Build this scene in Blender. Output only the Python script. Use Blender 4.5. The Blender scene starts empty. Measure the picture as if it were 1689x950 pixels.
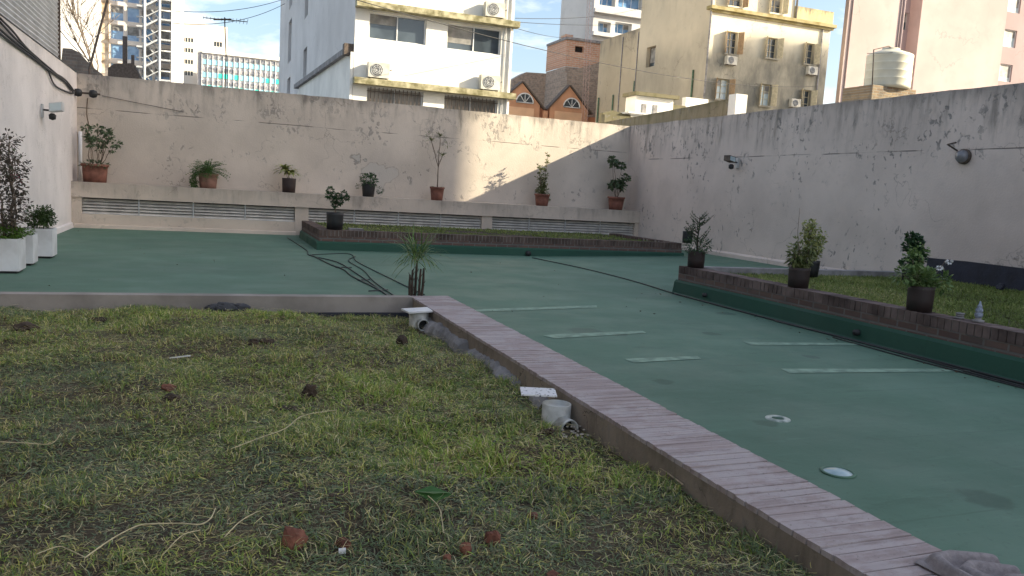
import bpy, math, random
import numpy as np
from mathutils import Vector, Matrix
random.seed(7)
R = random.random
def U(a, b): return a + (b - a) * R()
S = bpy.context.scene
COL = S.collection

# ---------------------------------------------------------------- camera
W0, H0, FPX, EYE = 1689.0, 950.0, 1317.0, 1.35
def _n(v): return v / np.linalg.norm(v)
_P = np.array([W0/2, H0/2])
YC = _n(np.array([345-_P[0], 285-_P[1], FPX]))      # where the street grid's depth axis points in the camera
XC = _n(np.array([4300-_P[0], 520-_P[1], FPX]))
XC = _n(XC - YC*np.dot(XC, YC))
ZC = -_n(np.cross(YC, XC))
if ZC[1] > 0: ZC = -ZC
cam = bpy.data.cameras.new('camera')
cam.sensor_fit = 'HORIZONTAL'
cam.angle = 2*math.atan(W0/2/FPX)
cam.clip_start = 0.05; cam.clip_end = 3000
camo = bpy.data.objects.new('camera', cam); COL.objects.link(camo)
m = Matrix.Identity(4)
for i, ax in enumerate((XC, YC, ZC)):
    m[i][0] = ax[0]; m[i][1] = -ax[1]; m[i][2] = -ax[2]
m[0][3], m[1][3], m[2][3] = 0, 0, EYE
camo.matrix_world = m
S.camera = camo
def at(px, py, z=None, Y=None, X=None):
    """world point seen at a photo position on a given real plane"""
    c = np.array([px-_P[0], py-_P[1], FPX]); r = (c@XC, c@YC, c@ZC)
    t = (z-EYE)/r[2] if z is not None else (Y/r[1] if Y is not None else X/r[0])
    return Vector((t*r[0], t*r[1], EYE+t*r[2]))

# ---------------------------------------------------------------- sky, sun, exposure
SUND = Vector((2.0, -1.0, 1.0)).normalized()
w = bpy.data.worlds.new('World'); S.world = w; w.use_nodes = True
nt = w.node_tree; nt.nodes.clear()
wo = nt.nodes.new('ShaderNodeOutputWorld'); bg = nt.nodes.new('ShaderNodeBackground')
sky = nt.nodes.new('ShaderNodeTexSky'); sky.sky_type = 'NISHITA'; sky.sun_disc = False
sky.sun_elevation = math.asin(SUND.z); sky.sun_rotation = math.atan2(SUND.x, SUND.y)
sky.altitude = 10; sky.air_density = 1.0; sky.dust_density = 2.6; sky.ozone_density = 0.8
tc = nt.nodes.new('ShaderNodeTexCoord')
mp = nt.nodes.new('ShaderNodeMapping'); mp.inputs['Scale'].default_value = (2.2, 2.2, 6.0); mp.inputs['Location'].default_value = (0.35, 0.2, 0.0)
nz = nt.nodes.new('ShaderNodeTexNoise'); nz.inputs['Scale'].default_value = 1.6; nz.inputs['Detail'].default_value = 9; nz.inputs['Roughness'].default_value = 0.58; nz.inputs['Distortion'].default_value = 0.4
rp = nt.nodes.new('ShaderNodeValToRGB'); rp.color_ramp.elements[0].position = 0.50; rp.color_ramp.elements[1].position = 0.74
mx = nt.nodes.new('ShaderNodeMix'); mx.data_type = 'RGBA'
mx.inputs[7].default_value = (7.6, 7.3, 7.0, 1)
L = nt.links.new
L(tc.outputs['Generated'], mp.inputs[0]); L(mp.outputs[0], nz.inputs['Vector']); L(nz.outputs[0], rp.inputs[0])
L(rp.outputs[0], mx.inputs[0]); L(sky.outputs[0], mx.inputs[6]); L(mx.outputs[2], bg.inputs[0]); L(bg.outputs[0], wo.inputs[0])
bg.inputs[1].default_value = 0.12
sl = bpy.data.lights.new('sun', 'SUN'); sl.energy = 5.0; sl.angle = math.radians(0.53); sl.color = (1.0, 0.89, 0.66)
so = bpy.data.objects.new('sun', sl); COL.objects.link(so)
so.rotation_euler = (-SUND).to_track_quat('-Z', 'Y').to_euler(); so.location = SUND*60
S.view_settings.view_transform = 'Standard'; S.view_settings.look = 'None'
S.view_settings.gamma = 1.0; S.view_settings.exposure = 1.25
S.render.engine = 'CYCLES'
S.cycles.max_bounces = 6; S.cycles.diffuse_bounces = 4

# ---------------------------------------------------------------- mesh helpers
class MB:
    def __init__(s): s.v = []; s.f = []; s.mi = []; s.sm = []
    def add(s, vs, fs, mi=0, sm=False):
        o = len(s.v); s.v += [tuple(p) for p in vs]
        for f in fs: s.f.append(tuple(i+o for i in f)); s.mi.append(mi); s.sm.append(sm)
        return s
    def box(s, x0, x1, y0, y1, z0, z1, mi=0):
        v = [(x0,y0,z0),(x1,y0,z0),(x1,y1,z0),(x0,y1,z0),(x0,y0,z1),(x1,y0,z1),(x1,y1,z1),(x0,y1,z1)]
        return s.add(v, [(0,3,2,1),(4,5,6,7),(0,1,5,4),(1,2,6,5),(2,3,7,6),(3,0,4,7)], mi)
    def obox(s, c, u, v, w, mi=0):
        """box with half-axis vectors"""
        c, u, v, w = map(Vector, (c, u, v, w)); P = []
        for k in (-1, 1):
            for a, b in ((-1,-1),(1,-1),(1,1),(-1,1)): P.append(c+u*a+v*b+w*k)
        return s.add(P, [(0,3,2,1),(4,5,6,7),(0,1,5,4),(1,2,6,5),(2,3,7,6),(3,0,4,7)], mi)
    def tube(s, pts, r, n=6, mi=0, cap=True):
        pts = [Vector(p) for p in pts]; m_ = len(pts)
        rr = r if isinstance(r, (list, tuple)) else [r]*m_
        vs = []; ref = None
        for i, p in enumerate(pts):
            d = (pts[min(i+1, m_-1)] - pts[max(i-1, 0)])
            d = d.normalized() if d.length > 1e-9 else Vector((0,0,1))
            if ref is None: ref = Vector((1,0,0)) if abs(d.x) < .8 else Vector((0,1,0))
            a = ref - d*ref.dot(d)
            if a.length < 1e-6: a = d.orthogonal()
            a.normalize(); b = d.cross(a); ref = a
            for k in range(n):
                t = 2*math.pi*k/n; vs.append(p + (a*math.cos(t)+b*math.sin(t))*rr[i])
        fs = [(i*n+k, i*n+(k+1)%n, (i+1)*n+(k+1)%n, (i+1)*n+k) for i in range(m_-1) for k in range(n)]
        if cap: fs += [tuple(range(n))[::-1], tuple((m_-1)*n+k for k in range(n))]
        return s.add(vs, fs, mi, True)
    def lathe(s, prof, n=20, c=(0,0,0), mi=0, sx=1, sy=1):
        vs = [(c[0]+r*math.cos(2*math.pi*k/n)*sx, c[1]+r*math.sin(2*math.pi*k/n)*sy, c[2]+z) for r, z in prof for k in range(n)]
        fs = [(i*n+k, i*n+(k+1)%n, (i+1)*n+(k+1)%n, (i+1)*n+k) for i in range(len(prof)-1) for k in range(n)]
        return s.add(vs, fs, mi, True)
    def prism(s, poly, off, mi=0):
        """extrude a 3D polygon by vector off"""
        n = len(poly); a = [Vector(p) for p in poly]; b = [p+Vector(off) for p in a]
        return s.add(a+b, [tuple(range(n))[::-1], tuple(range(n, 2*n))]+[(i, (i+1)%n, (i+1)%n+n, i+n) for i in range(n)], mi)
    def leaf(s, p, d, L, W, droop=0.3, mi=0, up=None):
        d = Vector(d).normalized(); p = Vector(p)
        sd = d.cross(Vector((0,0,1)) if abs(d.z) < .95 else Vector((1,0,0))).normalized()
        a = U(-.9, .9); nn = d.cross(sd); sd = sd*math.cos(a)+nn*math.sin(a)
        q = p + d*L*.45; q.z -= droop*L*.12; e = p + d*L; e.z -= droop*L*.5
        f = nn*W*.12
        return s.add([p, q+sd*W*.5+f, e, q-sd*W*.5+f, q], [(0,1,4),(1,2,4),(2,3,4),(3,0,4)], mi)
    def blade(s, p, d, L, W, droop, seg=4, mi=0):
        d = Vector(d).normalized(); h = Vector((d.x, d.y, 0)); h = h.normalized() if h.length > .01 else Vector((1,0,0))
        sd = h.cross(Vector((0,0,1))); vs = []; q = Vector(p); dd = d.copy()
        for i in range(seg+1):
            t = i/seg; ww = W*.5*(math.sin(math.pi*min(1, .18+t*.82))**.6 if t < 1 else 0)
            vs += [q+sd*ww, q-sd*ww]
            dd = (dd+Vector((0,0,-droop/seg))).normalized(); q = q+dd*L/seg
        return s.add(vs, [(2*i, 2*i+2, 2*i+3, 2*i+1) for i in range(seg)], mi)
    def build(s, name, mats, parent=None):
        me = bpy.data.meshes.new(name); off = Vector(parent['_o']) if parent is not None and '_o' in parent else Vector((0,0,0))
        vs = np.array(s.v, dtype=float) - np.array(off)
        me.from_pydata(vs.tolist(), [], s.f)
        mats = mats if isinstance(mats, (list, tuple)) else [mats]
        for m_ in mats: me.materials.append(m_)
        me.polygons.foreach_set('material_index', s.mi); me.polygons.foreach_set('use_smooth', s.sm); me.update()
        o = bpy.data.objects.new(name, me); COL.objects.link(o)
        if parent is not None:
            o.parent = parent; o['_o'] = (off.x, off.y, off.z)
        return o
def bx(*a): return MB().box(*a)
def tag(o, label, cat=None, group=None, kind=None):
    if label: o['label'] = label
    if cat: o['category'] = cat
    if group: o['group'] = group
    if kind: o['kind'] = kind
    return o
def thing(name, label, cat, loc=(0,0,0), group=None):
    o = bpy.data.objects.new(name, None); COL.objects.link(o); o.location = loc
    o['_o'] = tuple(loc); o.empty_display_size = .1
    return tag(o, label, cat, group)
def struct(o): o['kind'] = 'structure'; return o
def lump(c, rx, ry, rz, seed=0, rough=.25, sub=2, flat=False, mb=None):
    """irregular stone / clod, resting with its lower part on c.z"""
    import bmesh
    rn = random.Random(seed); bm = bmesh.new(); bmesh.ops.create_icosphere(bm, subdivisions=sub, radius=1)
    pl = [(Vector((rn.gauss(0,1), rn.gauss(0,1), rn.gauss(0,1))).normalized(), rn.uniform(.55, .85)) for _ in range(9)]
    for v in bm.verts:
        k = 1+rough*(rn.random()-.5)
        for n_, dd in pl:
            q = v.co.normalized().dot(n_)
            if q*k > dd: k = dd/q
        v.co = v.co*k
    mb = mb or MB()
    mb.add([(c[0]+v.co.x*rx, c[1]+v.co.y*ry, c[2]+rz*.72+v.co.z*rz) for v in bm.verts], [tuple(v.index for v in f.verts) for f in bm.faces])
    bm.free(); return mb

# ---------------------------------------------------------------- materials
def new_mat(name):
    m_ = bpy.data.materials.new(name); m_.use_nodes = True; t = m_.node_tree; b = t.nodes['Principled BSDF']
    return m_, t, b
class G:
    """tiny node-graph helper"""
    def __init__(s, t): s.t = t; s.co = t.nodes.new('ShaderNodeTexCoord').outputs['Object']
    def vec(s, sc, loc=(0,0,0), co=None):
        n = s.t.nodes.new('ShaderNodeMapping'); n.inputs['Scale'].default_value = sc; n.inputs['Location'].default_value = loc
        s.t.links.new(co or s.co, n.inputs[0]); return n.outputs[0]
    def noise(s, scale, detail=4, rough=.55, v=None, dist=0):
        n = s.t.nodes.new('ShaderNodeTexNoise'); n.inputs['Scale'].default_value = scale; n.inputs['Detail'].default_value = detail
        n.inputs['Roughness'].default_value = rough; n.inputs['Distortion'].default_value = dist
        s.t.links.new(v or s.co, n.inputs['Vector']); return n.outputs[0]
    def vor(s, scale, feat='F1', v=None, rand=1):
        n = s.t.nodes.new('ShaderNodeTexVoronoi'); n.feature = feat; n.inputs['Scale'].default_value = scale; n.inputs['Randomness'].default_value = rand
        s.t.links.new(v or s.co, n.inputs['Vector']); return n
    def ramp(s, x, a, b, va=0., vb=1.):
        n = s.t.nodes.new('ShaderNodeMapRange'); n.interpolation_type = 'SMOOTHSTEP'
        s.t.links.new(x, n.inputs[0])
        for i, q in enumerate((a, b, va, vb)): n.inputs[i+1].default_value = q
        return n.outputs[0]
    def math(s, op, a, b=None, clamp=False):
        n = s.t.nodes.new('ShaderNodeMath'); n.operation = op; n.use_clamp = clamp
        for i, q in enumerate((a, b)):
            if q is None: continue
            if isinstance(q, (int, float)): n.inputs[i].default_value = q
            else: s.t.links.new(q, n.inputs[i])
        return n.outputs[0]
    def mix(s, f, a, b):
        n = s.t.nodes.new('ShaderNodeMix'); n.data_type = 'RGBA'
        for k, q in ((0, f), (6, a), (7, b)):
            if isinstance(q, (int, float)): n.inputs[k].default_value = q
            elif isinstance(q, tuple): n.inputs[k].default_value = (*q, 1)
            else: s.t.links.new(q, n.inputs[k])
        return n.outputs[2]
    def xyz(s, co=None):
        n = s.t.nodes.new('ShaderNodeSeparateXYZ'); s.t.links.new(co or s.co, n.inputs[0]); return n.outputs
    def bump(s, b, h, st, dist=.01):
        n = s.t.nodes.new('ShaderNodeBump'); n.inputs['Strength'].default_value = st; n.inputs['Distance'].default_value = dist
        s.t.links.new(h, n.inputs['Height']); s.t.links.new(n.outputs[0], b.inputs['Normal'])
    def set(s, b, k, v):
        if isinstance(v, (int, float)): b.inputs[k].default_value = v
        elif isinstance(v, tuple): b.inputs[k].default_value = (*v, 1)
        else: s.t.links.new(v, b.inputs[k])
def sc(c, k): return tuple(min(1, x*k) for x in c)
def simple(name, c, rough=.7, var=.25, scale=6, bump=.2, metal=0, c2=None, detail=5, bs=None, spec=None, bd=.004):
    m_, t, b = new_mat(name); g = G(t)
    n = g.ramp(g.noise(scale, detail), .3, .7)
    g.set(b, 'Base Color', g.mix(n, sc(c, 1-var), c2 or sc(c, 1+var)))
    b.inputs['Roughness'].default_value = rough; b.inputs['Metallic'].default_value = metal
    if spec is not None: b.inputs['Specular IOR Level'].default_value = spec
    if bump: g.bump(b, g.noise(bs or scale*6, 5), bump, bd)
    return m_
def plaster(name, c, top=3.38, grime=.8, flake=.6, crack=.8, spots=(), seam=None, sc_=1.0, dark=(.13,.12,.105), rough=.9, tophi=.9, bumpk=1, hi=.035, low=0, lowz=12.5):
    m_, t, b = new_mat(name); g = G(t); x, y, z = g.xyz()
    col = g.mix(g.ramp(g.noise(.7*sc_, 5), .3, .7), sc(c, .86), sc(c, 1.06))
    col = g.mix(g.math('MULTIPLY', g.ramp(g.noise(2.7*sc_, 8, .65), .5, .75), .35), col, sc(c, .72))
    # run-off streaks hanging from the coping
    st = g.ramp(g.noise(1.0, 7, .62, g.vec((5*sc_, 5*sc_, .95*sc_))), .44, .74)
    dirt_shade = low; low = g.noise(1.1*sc_, 4, .6, g.vec((1,1,.5)))
    if dirt_shade:  # lower wall darkened: dirt, plus painted shade on the cream front
        col = g.mix(g.math('MULTIPLY', g.ramp(g.math('ADD', z, g.math('MULTIPLY', low, 3.)), lowz+2.6, lowz+.4), g.ramp(g.noise(.8, 7, .65, g.vec((1,1,.4))), .2, .7, dirt_shade*.45, dirt_shade)), col, (.16,.155,.135))
    edge = g.math('ADD', z, g.math('MULTIPLY', g.math('SUBTRACT', low, .5), 1.3))
    mk = g.ramp(edge, top-tophi, top+.05)
    col = g.mix(g.math('MULTIPLY', g.math('MULTIPLY', st, mk), grime), col, dark)
    col = g.mix(g.math('MULTIPLY', g.ramp(edge, top-.28, top+.12), .55*grime), col, dark)
    # flaking paint
    fn = g.noise(8.5*sc_, 9, .64, g.vec((1,1,.72)), .4); fm = g.ramp(g.noise(.95*sc_, 3, .5, g.vec((1,1,1.3), (3.1,7,2))), .46, .62)
    hib = g.ramp(z, top-1.3, top-.7, 0, hi)
    fl = g.math('MULTIPLY', g.ramp(g.math('ADD', fn, hib), .575, .64), fm)
    col = g.mix(g.math('MULTIPLY', fl, flake), col, g.mix(g.noise(5, 2), (.12,.115,.11), (.30,.28,.26)))
    # hairline cracks
    wob = t.nodes.new('ShaderNodeVectorMath'); wob.operation = 'ADD'
    nn = t.nodes.new('ShaderNodeTexNoise'); nn.inputs['Scale'].default_value = 2.2; nn.inputs['Detail'].default_value = 6
    t.links.new(g.co, nn.inputs['Vector']); t.links.new(g.co, wob.inputs[0]); t.links.new(nn.outputs['Color'], wob.inputs[1])
    ve = g.vor(.75*sc_, 'DISTANCE_TO_EDGE', wob.outputs[0])
    ck = g.math('MULTIPLY', g.ramp(ve.outputs['Distance'], .002, .008, 1, 0), g.ramp(g.noise(.8*sc_, 2, .5, g.vec((1,1,1), (9,2,4))), .5, .6))
    col = g.mix(g.math('MULTIPLY', ck, crack), col, (.06,.055,.05))
    h = g.math('ADD', g.math('MULTIPLY', fl, -1.2), g.noise(30, 6, .6))
    if seam is not None:
        zz = g.math('ABSOLUTE', g.math('SUBTRACT', g.math('ADD', z, g.math('MULTIPLY', g.noise(.5, 3), .05)), seam+.025))
        sm = g.math('MULTIPLY', g.ramp(zz, .004, .014, 1, 0), g.ramp(g.noise(1.3, 3), .42, .56))
        col = g.mix(g.math('MULTIPLY', sm, .75), col, (.07,.065,.06)); h = g.math('SUBTRACT', h, sm)
    for (cx, cy, cz, rr, cc, ring) in spots:
        sv = t.nodes.new('ShaderNodeVectorMath'); sv.operation = 'DISTANCE'; t.links.new(wob.outputs[0], sv.inputs[0]); sv.inputs[1].default_value = (cx+.5, cy+.5, cz+.5)
        pm = g.ramp(sv.outputs['Value'], rr*.93, rr, 1, 0); pe = g.ramp(g.math('ABSOLUTE', g.math('SUBTRACT', sv.outputs['Value'], rr)), .006, .02, 1, 0)
        col = g.mix(g.math('MULTIPLY', pm, .8), col, cc); col = g.mix(g.math('MULTIPLY', pe, ring), col, (.1,.095,.09))
    # foot of the wall: splashes
    g.set(b, 'Base Color', col); b.inputs['Roughness'].default_value = rough; b.inputs['Specular IOR Level'].default_value = .2
    g.bump(b, h, .45*bumpk, .012); return m_
def brick_mat(name, axis, c1, c2, mortar, bw=.24, bh=.075, dirt=.5, ms=.012, rough=.9):
    m_, t, b = new_mat(name); g = G(t); x, y, z = g.xyz()
    cb = t.nodes.new('ShaderNodeCombineXYZ'); t.links.new(y if axis == 'Y' else x, cb.inputs[0]); t.links.new(z, cb.inputs[1])
    n = t.nodes.new('ShaderNodeTexBrick'); n.inputs['Scale'].default_value = 1; n.inputs['Brick Width'].default_value = bw; n.inputs['Row Height'].default_value = bh
    n.inputs['Mortar Size'].default_value = ms; n.inputs['Mortar Smooth'].default_value = .3; n.inputs['Bias'].default_value = 0
    n.inputs['Color1'].default_value = (*c1, 1); n.inputs['Color2'].default_value = (*c2, 1); n.inputs['Mortar'].default_value = (*mortar, 1)
    t.links.new(cb.outputs[0], n.inputs['Vector'])
    col = g.mix(g.math('MULTIPLY', g.ramp(g.noise(4, 6, .6), .42, .7), dirt), n.outputs['Color'], sc(mortar, .45))
    g.set(b, 'Base Color', col); b.inputs['Roughness'].default_value = rough
    g.bump(b, g.math('SUBTRACT', g.math('MULTIPLY', g.noise(40, 5), .3), n.outputs['Fac']), .6, .01); return m_
def leafmat(name, c1, c2, c3=None, scale=14, rough=.5, trans=.25):
    m_, t, b = new_mat(name); g = G(t)
    col = g.mix(g.ramp(g.noise(scale, 3), .35, .65), c1, c2)
    if c3: col = g.mix(g.ramp(g.noise(scale*1.7, 2, .5, g.vec((1,1,1), (4,4,4))), .56, .68), col, c3)
    g.set(b, 'Base Color', col); b.inputs['Roughness'].default_value = rough; b.inputs['Specular IOR Level'].default_value = .35
    tr = t.nodes.new('ShaderNodeBsdfTranslucent'); g.t.links.new(col, tr.inputs[0]); ms = t.nodes.new('ShaderNodeMixShader'); ms.inputs[0].default_value = trans
    t.links.new(b.outputs[0], ms.inputs[1]); t.links.new(tr.outputs[0], ms.inputs[2]); t.links.new(ms.outputs[0], t.nodes['Material Output'].inputs[0]); return m_
def glassy(name, c=(.035,.045,.055), rough=.08, c2=None):
    m_, t, b = new_mat(name); g = G(t)
    g.set(b, 'Base Color', g.mix(g.ramp(g.noise(.9, 2), .4, .6), c, c2 or sc(c, 1.7))); b.inputs['Roughness'].default_value = rough
    b.inputs['Specular IOR Level'].default_value = .8; return m_

CREAM = (.62,.55,.50)
m_back = plaster('back wall plaster', (.61,.53,.455), seam=2.62, grime=.85, crack=.4, hi=.06, spots=[(4.05,20.5,1.55,.40,(.52,.475,.425),.3), (3.5,20.5,1.85,.10,(.45,.42,.38),.5)])
m_right = plaster('right wall plaster', (.62,.53,.475), seam=2.42, grime=.9, flake=.85, crack=.35, tophi=1.2)
m_left = plaster('left wall plaster', (.74,.69,.67), grime=.12, flake=.10, crack=.2, tophi=.5)
m_ledge = plaster('ledge plaster', (.60,.51,.43), top=1.0, grime=.5, flake=.25, crack=.3, tophi=.45)
m_cap = simple('kerb concrete', (.42,.37,.33), .9, .2, 3, .4, bs=40)
m_cement = simple('grey cement', (.24,.23,.23), .9, .3, 4, .5, bs=45)
m_white = simple('white painted metal', (.72,.72,.72), .4, .06, 3, .02)
m_planter = simple('white plastic', (.62,.62,.62), .5, .12, 2.5, .1, c2=(.76,.77,.79))
m_slat = simple('louvre slat paint', (.64,.61,.57), .5, .15, 5, .05)
m_dark = simple('dark interior', (.02,.02,.02), .9, .1, 3, 0)
m_black = simple('black rubber', (.018,.018,.02), .55, .3, 10, .1)
m_terra = simple('terracotta', (.20,.082,.058), .8, .25, 8, .2, bs=60)
m_terra2 = simple('faded terracotta', (.23,.125,.095), .85, .25, 7, .2, bs=60)
m_pot = simple('dark brown plastic pot', (.030,.018,.017), .6, .2, 8, .05)
m_potb = simple('black plastic pot', (.016,.016,.018), .55, .2, 8, .05)
m_soil = simple('potting soil', (.035,.025,.018), .95, .4, 20, .8, bs=60, bd=.01)
m_bark = simple('bark', (.16,.12,.09), .9, .3, 20, .5, bs=70)
m_darkbark = simple('dark stem', (.055,.04,.03), .9, .3, 20, .5, bs=70)
m_steel = simple('galvanised steel', (.48,.49,.50), .5, .15, 6, .05, .15)
m_rust = simple('old dark iron', (.10,.075,.06), .8, .3, 12, .2)
m_glass = glassy('window glass'); m_blueglass = glassy('blue curtain glass', (.10,.22,.42), .1, (.22,.38,.58))
m_paleglass = glassy('pale glass', (.38,.48,.52), .25, (.5,.58,.6))

# green painted waterproofed floor
def floor_mat(name, c, k=1):
    m_, t, b = new_mat(name); g = G(t); y_n = g.xyz()[1]
    col = g.mix(g.ramp(g.noise(.35, 6, .6), .3, .7), sc(c, .86), sc(c, 1.10))
    col = g.mix(g.math('MULTIPLY', g.ramp(g.noise(1.0, 8, .65, g.vec((.5,2.2,1))), .46, .75), .45*k), col, sc(c, 1.35))
    col = g.mix(g.math('MULTIPLY', g.ramp(g.noise(1.6, 9, .7, g.vec((.7,2,1), (5,1,0))), .54, .74), .55*k), col, sc(c, .62))
    col = g.mix(g.math('MULTIPLY', g.ramp(g.noise(26, 3, .6), .60, .70), .30*k), col, sc(c, .5))
    sx_ = g.math('ABSOLUTE', g.math('SUBTRACT', g.math('FRACT', g.math('ADD', g.math('MULTIPLY', y_n, .98), g.math('MULTIPLY', g.noise(1.2, 3), .03))), .5))
    col = g.mix(g.math('MULTIPLY', g.ramp(sx_, .003, .012, .35, 0), g.ramp(g.noise(.7, 3), .4, .6)), col, sc(c, .6))
    col = g.mix(g.math('MULTIPLY', g.ramp(g.noise(1, 8, .7, g.vec((3,22,1))), .54, .66), .22*k), col, sc(c, 1.45))
    col = g.mix(g.math('MULTIPLY', g.ramp(g.noise(5, 8, .72, None, 1.2), .57, .70), .40*k), col, sc(c, .6))
    # a few darker round worn stains
    for sx, sy, rr in ((3.55,7.1,.22), (3.82,6.9,.10), (3.2,5.05,.10), (3.55,2.65,.15), (3.28,3.97,.09), (4.9,6.9,.12), (5.2,5.75,.10), (2.55,3.6,.16), (6.0,8.2,.15)):
        sv = t.nodes.new('ShaderNodeVectorMath'); sv.operation = 'DISTANCE'
        t.links.new(g.vec((1,1,0)), sv.inputs[0]); sv.inputs[1].default_value = (sx, sy, 0)
        dd = g.math('ADD', sv.outputs['Value'], g.math('MULTIPLY', g.math('SUBTRACT', g.noise(9, 4), .5), .16))
        col = g.mix(g.ramp(dd, rr*.6, rr, .5, 0), col, sc(c, .38))
    g.set(b, 'Base Color', col); g.set(b, 'Roughness', g.ramp(g.noise(1.2, 5), .3, .7, .58, .8)); b.inputs['Specular IOR Level'].default_value = .35
    g.bump(b, g.math('ADD', g.noise(3, 3), g.math('MULTIPLY', g.noise(60, 3), .15)), .25, .02); return m_
GREEN = (.086,.164,.117)
m_floor = floor_mat('green roof paint', GREEN)
m_band = floor_mat('dark green membrane paint', (.020,.075,.050), .6)
m_stripe = simple('pale green stripe paint', (.17,.28,.21), .7, .3, 9, 0, c2=(.23,.35,.26))
m_membrane = simple('black bitumen membrane', (.014,.016,.030), .6, .3, 6, .5, bs=25, bd=.01)

# ---------------------------------------------------------------- the setting
XL, XR, YB, YL, TOP = -2.78, 11.2, 20.5, 19.6, 3.38
mb = MB(); mb.add([(-900,-900,-.3),(900,-900,-.3),(900,900,-.3),(-900,900,-.3)], [(0,1,2,3)])
o = struct(mb.build('ground', simple('city ground', (.16,.155,.15), .9, .3, .2, 0)))
# terrace floor: level, then rising gently towards the right wall
def fz(x): return 0 if x < 6.6 else (x-6.6)/(XR-6.6)*.13
mb = MB(); xs = [-2.8, -1, 1, 2.6, 4.5, 6.5, 6.6, 8, 9.5, 11.25]; ys = [-3, 0, 3, 6, 9, 12, 15, 18, 20.6]
mb.add([(x, y, fz(x)) for y in ys for x in xs], [(j*10+i, j*10+i+1, j*10+i+11, j*10+i+10) for j in range(8) for i in range(9)])
mb.box(-2.8, XR+.02, -3, 20.6, -.28, -.02)
struct(mb.build('terrace_floor', m_floor))
# near lawn bed: bumpy soil
def hz(x, y): return .115+.07*max(0, min(1, (y-3.5)/3))*max(0, min(1, (1.2-x)/1.2))+.022*math.sin(x*2.3+.6)*math.cos(y*1.9)+.012*math.sin(x*6.1+y*3.3)+.010*math.sin(y*7.7-x*4.2)+.045*math.exp(-((x-1.6)**2+(y-3.9)**2)/.05) +.04*max(0, min(1, (x-1.1)/.7))*max(0, min(1, (4.2-y)/.8)) - .03*max(0, min(1, (y-6.9)/.5))
m_soilbed, t, b = new_mat('lawn soil'); g = G(t)
col = g.mix(g.ramp(g.noise(3, 6, .6), .35, .65), (.035,.025,.015), (.085,.065,.036)); col = g.mix(g.math('MULTIPLY', g.ramp(g.noise(55, 4, .7), .5, .65), .7), col, (.16,.135,.075))
g.set(b, 'Base Color', col); b.inputs['Roughness'].default_value = .95; g.bump(b, g.noise(40, 6, .7), .9, .02)
nx, ny = 90, 110; X0, X1, Y0, Y1 = -2.78, 1.86, .3, 7.44
mb = MB(); mb.add([(X0+(X1-X0)*i/nx, Y0+(Y1-Y0)*j/ny, hz(X0+(X1-X0)*i/nx, Y0+(Y1-Y0)*j/ny)) for j in range(ny+1) for i in range(nx+1)],
       [(j*(nx+1)+i, j*(nx+1)+i+1, (j+1)*(nx+1)+i+1, (j+1)*(nx+1)+i) for j in range(ny) for i in range(nx)], 0, True)
struct(mb.build('lawn_soil', m_soilbed))

# walls --------------------------------------------------------------
t_ = thing('boundary_wall', 'long weathered cream wall across the back behind the ledge with a sunlit patch', 'wall', (4, YB+.1, 0))
mb = MB(); nn = 60
zt = [TOP-.015*R() for _ in range(nn+1)]
for i in range(nn):
    xa = XL-.2+(XR+.45-XL)*i/nn; xb = XL-.2+(XR+.45-XL)*(i+1)/nn
    mb.add([(xa,YB,-.2),(xb,YB,-.2),(xb,YB,zt[i+1]),(xa,YB,zt[i]),(xa,YB+.22,-.2),(xb,YB+.22,-.2),(xb,YB+.22,zt[i+1]),(xa,YB+.22,zt[i])], [(0,1,2,3),(3,2,6,7),(7,6,5,4)])
mb.v = [tuple(v) for v in mb.v]
t_['_o'] = (0,0,0); t_.location = (0,0,0); mb.build('wall_body', m_back, t_)
t_ = thing('boundary_wall', 'tall stained grey-pink wall along the right side with peeling paint', 'wall')
mb = MB()
zt = [TOP+.01-.02*R() for _ in range(nn+1)]
for i in range(nn):
    ya = -3+(YB+3)*i/nn; yb = -3+(YB+3)*(i+1)/nn
    mb.add([(XR,ya,-.2),(XR,yb,-.2),(XR,yb,zt[i+1]),(XR,ya,zt[i]),(XR+.22,ya,-.2),(XR+.22,yb,-.2),(XR+.22,yb,zt[i+1]),(XR+.22,ya,zt[i])], [(1,0,3,2),(2,3,7,6),(6,7,4,5)])
mb.build('wall_body', m_right, t_)
mb = MB(); mb.prism([(XR,-3,.1),(XR-.05,-3,.1),(XR-.05,-3,.21),(XR,-3,.25)], (0,YL+3,0)); mb.build('skirting', m_right, t_)
t_ = thing('boundary_wall', 'smooth off-white wall on the left below the corrugated siding', 'wall')
bx(XL-.22, XL, -3, YB+.25, -.2, TOP).build('wall_body', m_left, t_)
mb = MB(); mb.prism([(XL,-3,.0),(XL+.05,-3,0),(XL+.035,-3,.10),(XL,-3,.12)], (0,YL+3,0)); mb.build('skirting', m_left, t_)
bx(XL-.25, XL+.012, -3, YB-.1, TOP, TOP+.02).build('flashing', m_black, t_)
# corrugated siding above the left wall
t_ = thing('siding', 'grey corrugated metal siding standing on the left wall', 'siding')
mb = MB(); pitch = .085; k = int(5.5/pitch); pr = []
for i in range(k*2+1):
    pr.append((XL-.10+(.03 if i % 2 else 0), TOP+.03+i*pitch/2))
mb.add([(x, y, z) for y in (-3, 18.75) for x, z in pr], [(i, i+1, i+1+len(pr), i+len(pr)) for i in range(len(pr)-1)])
mb.box(XL-.5, XL-.14, -3, 18.75, TOP+.02, TOP+5.4)
mb.build('sheet', simple('corrugated metal', (.50,.51,.53), .5, .12, 3, .05, .1), t_)
bx(XL-.13, XL-.05, 18.75, 18.80, TOP+.02, TOP+5.4).build('edge_trim', m_rust, t_)

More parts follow.
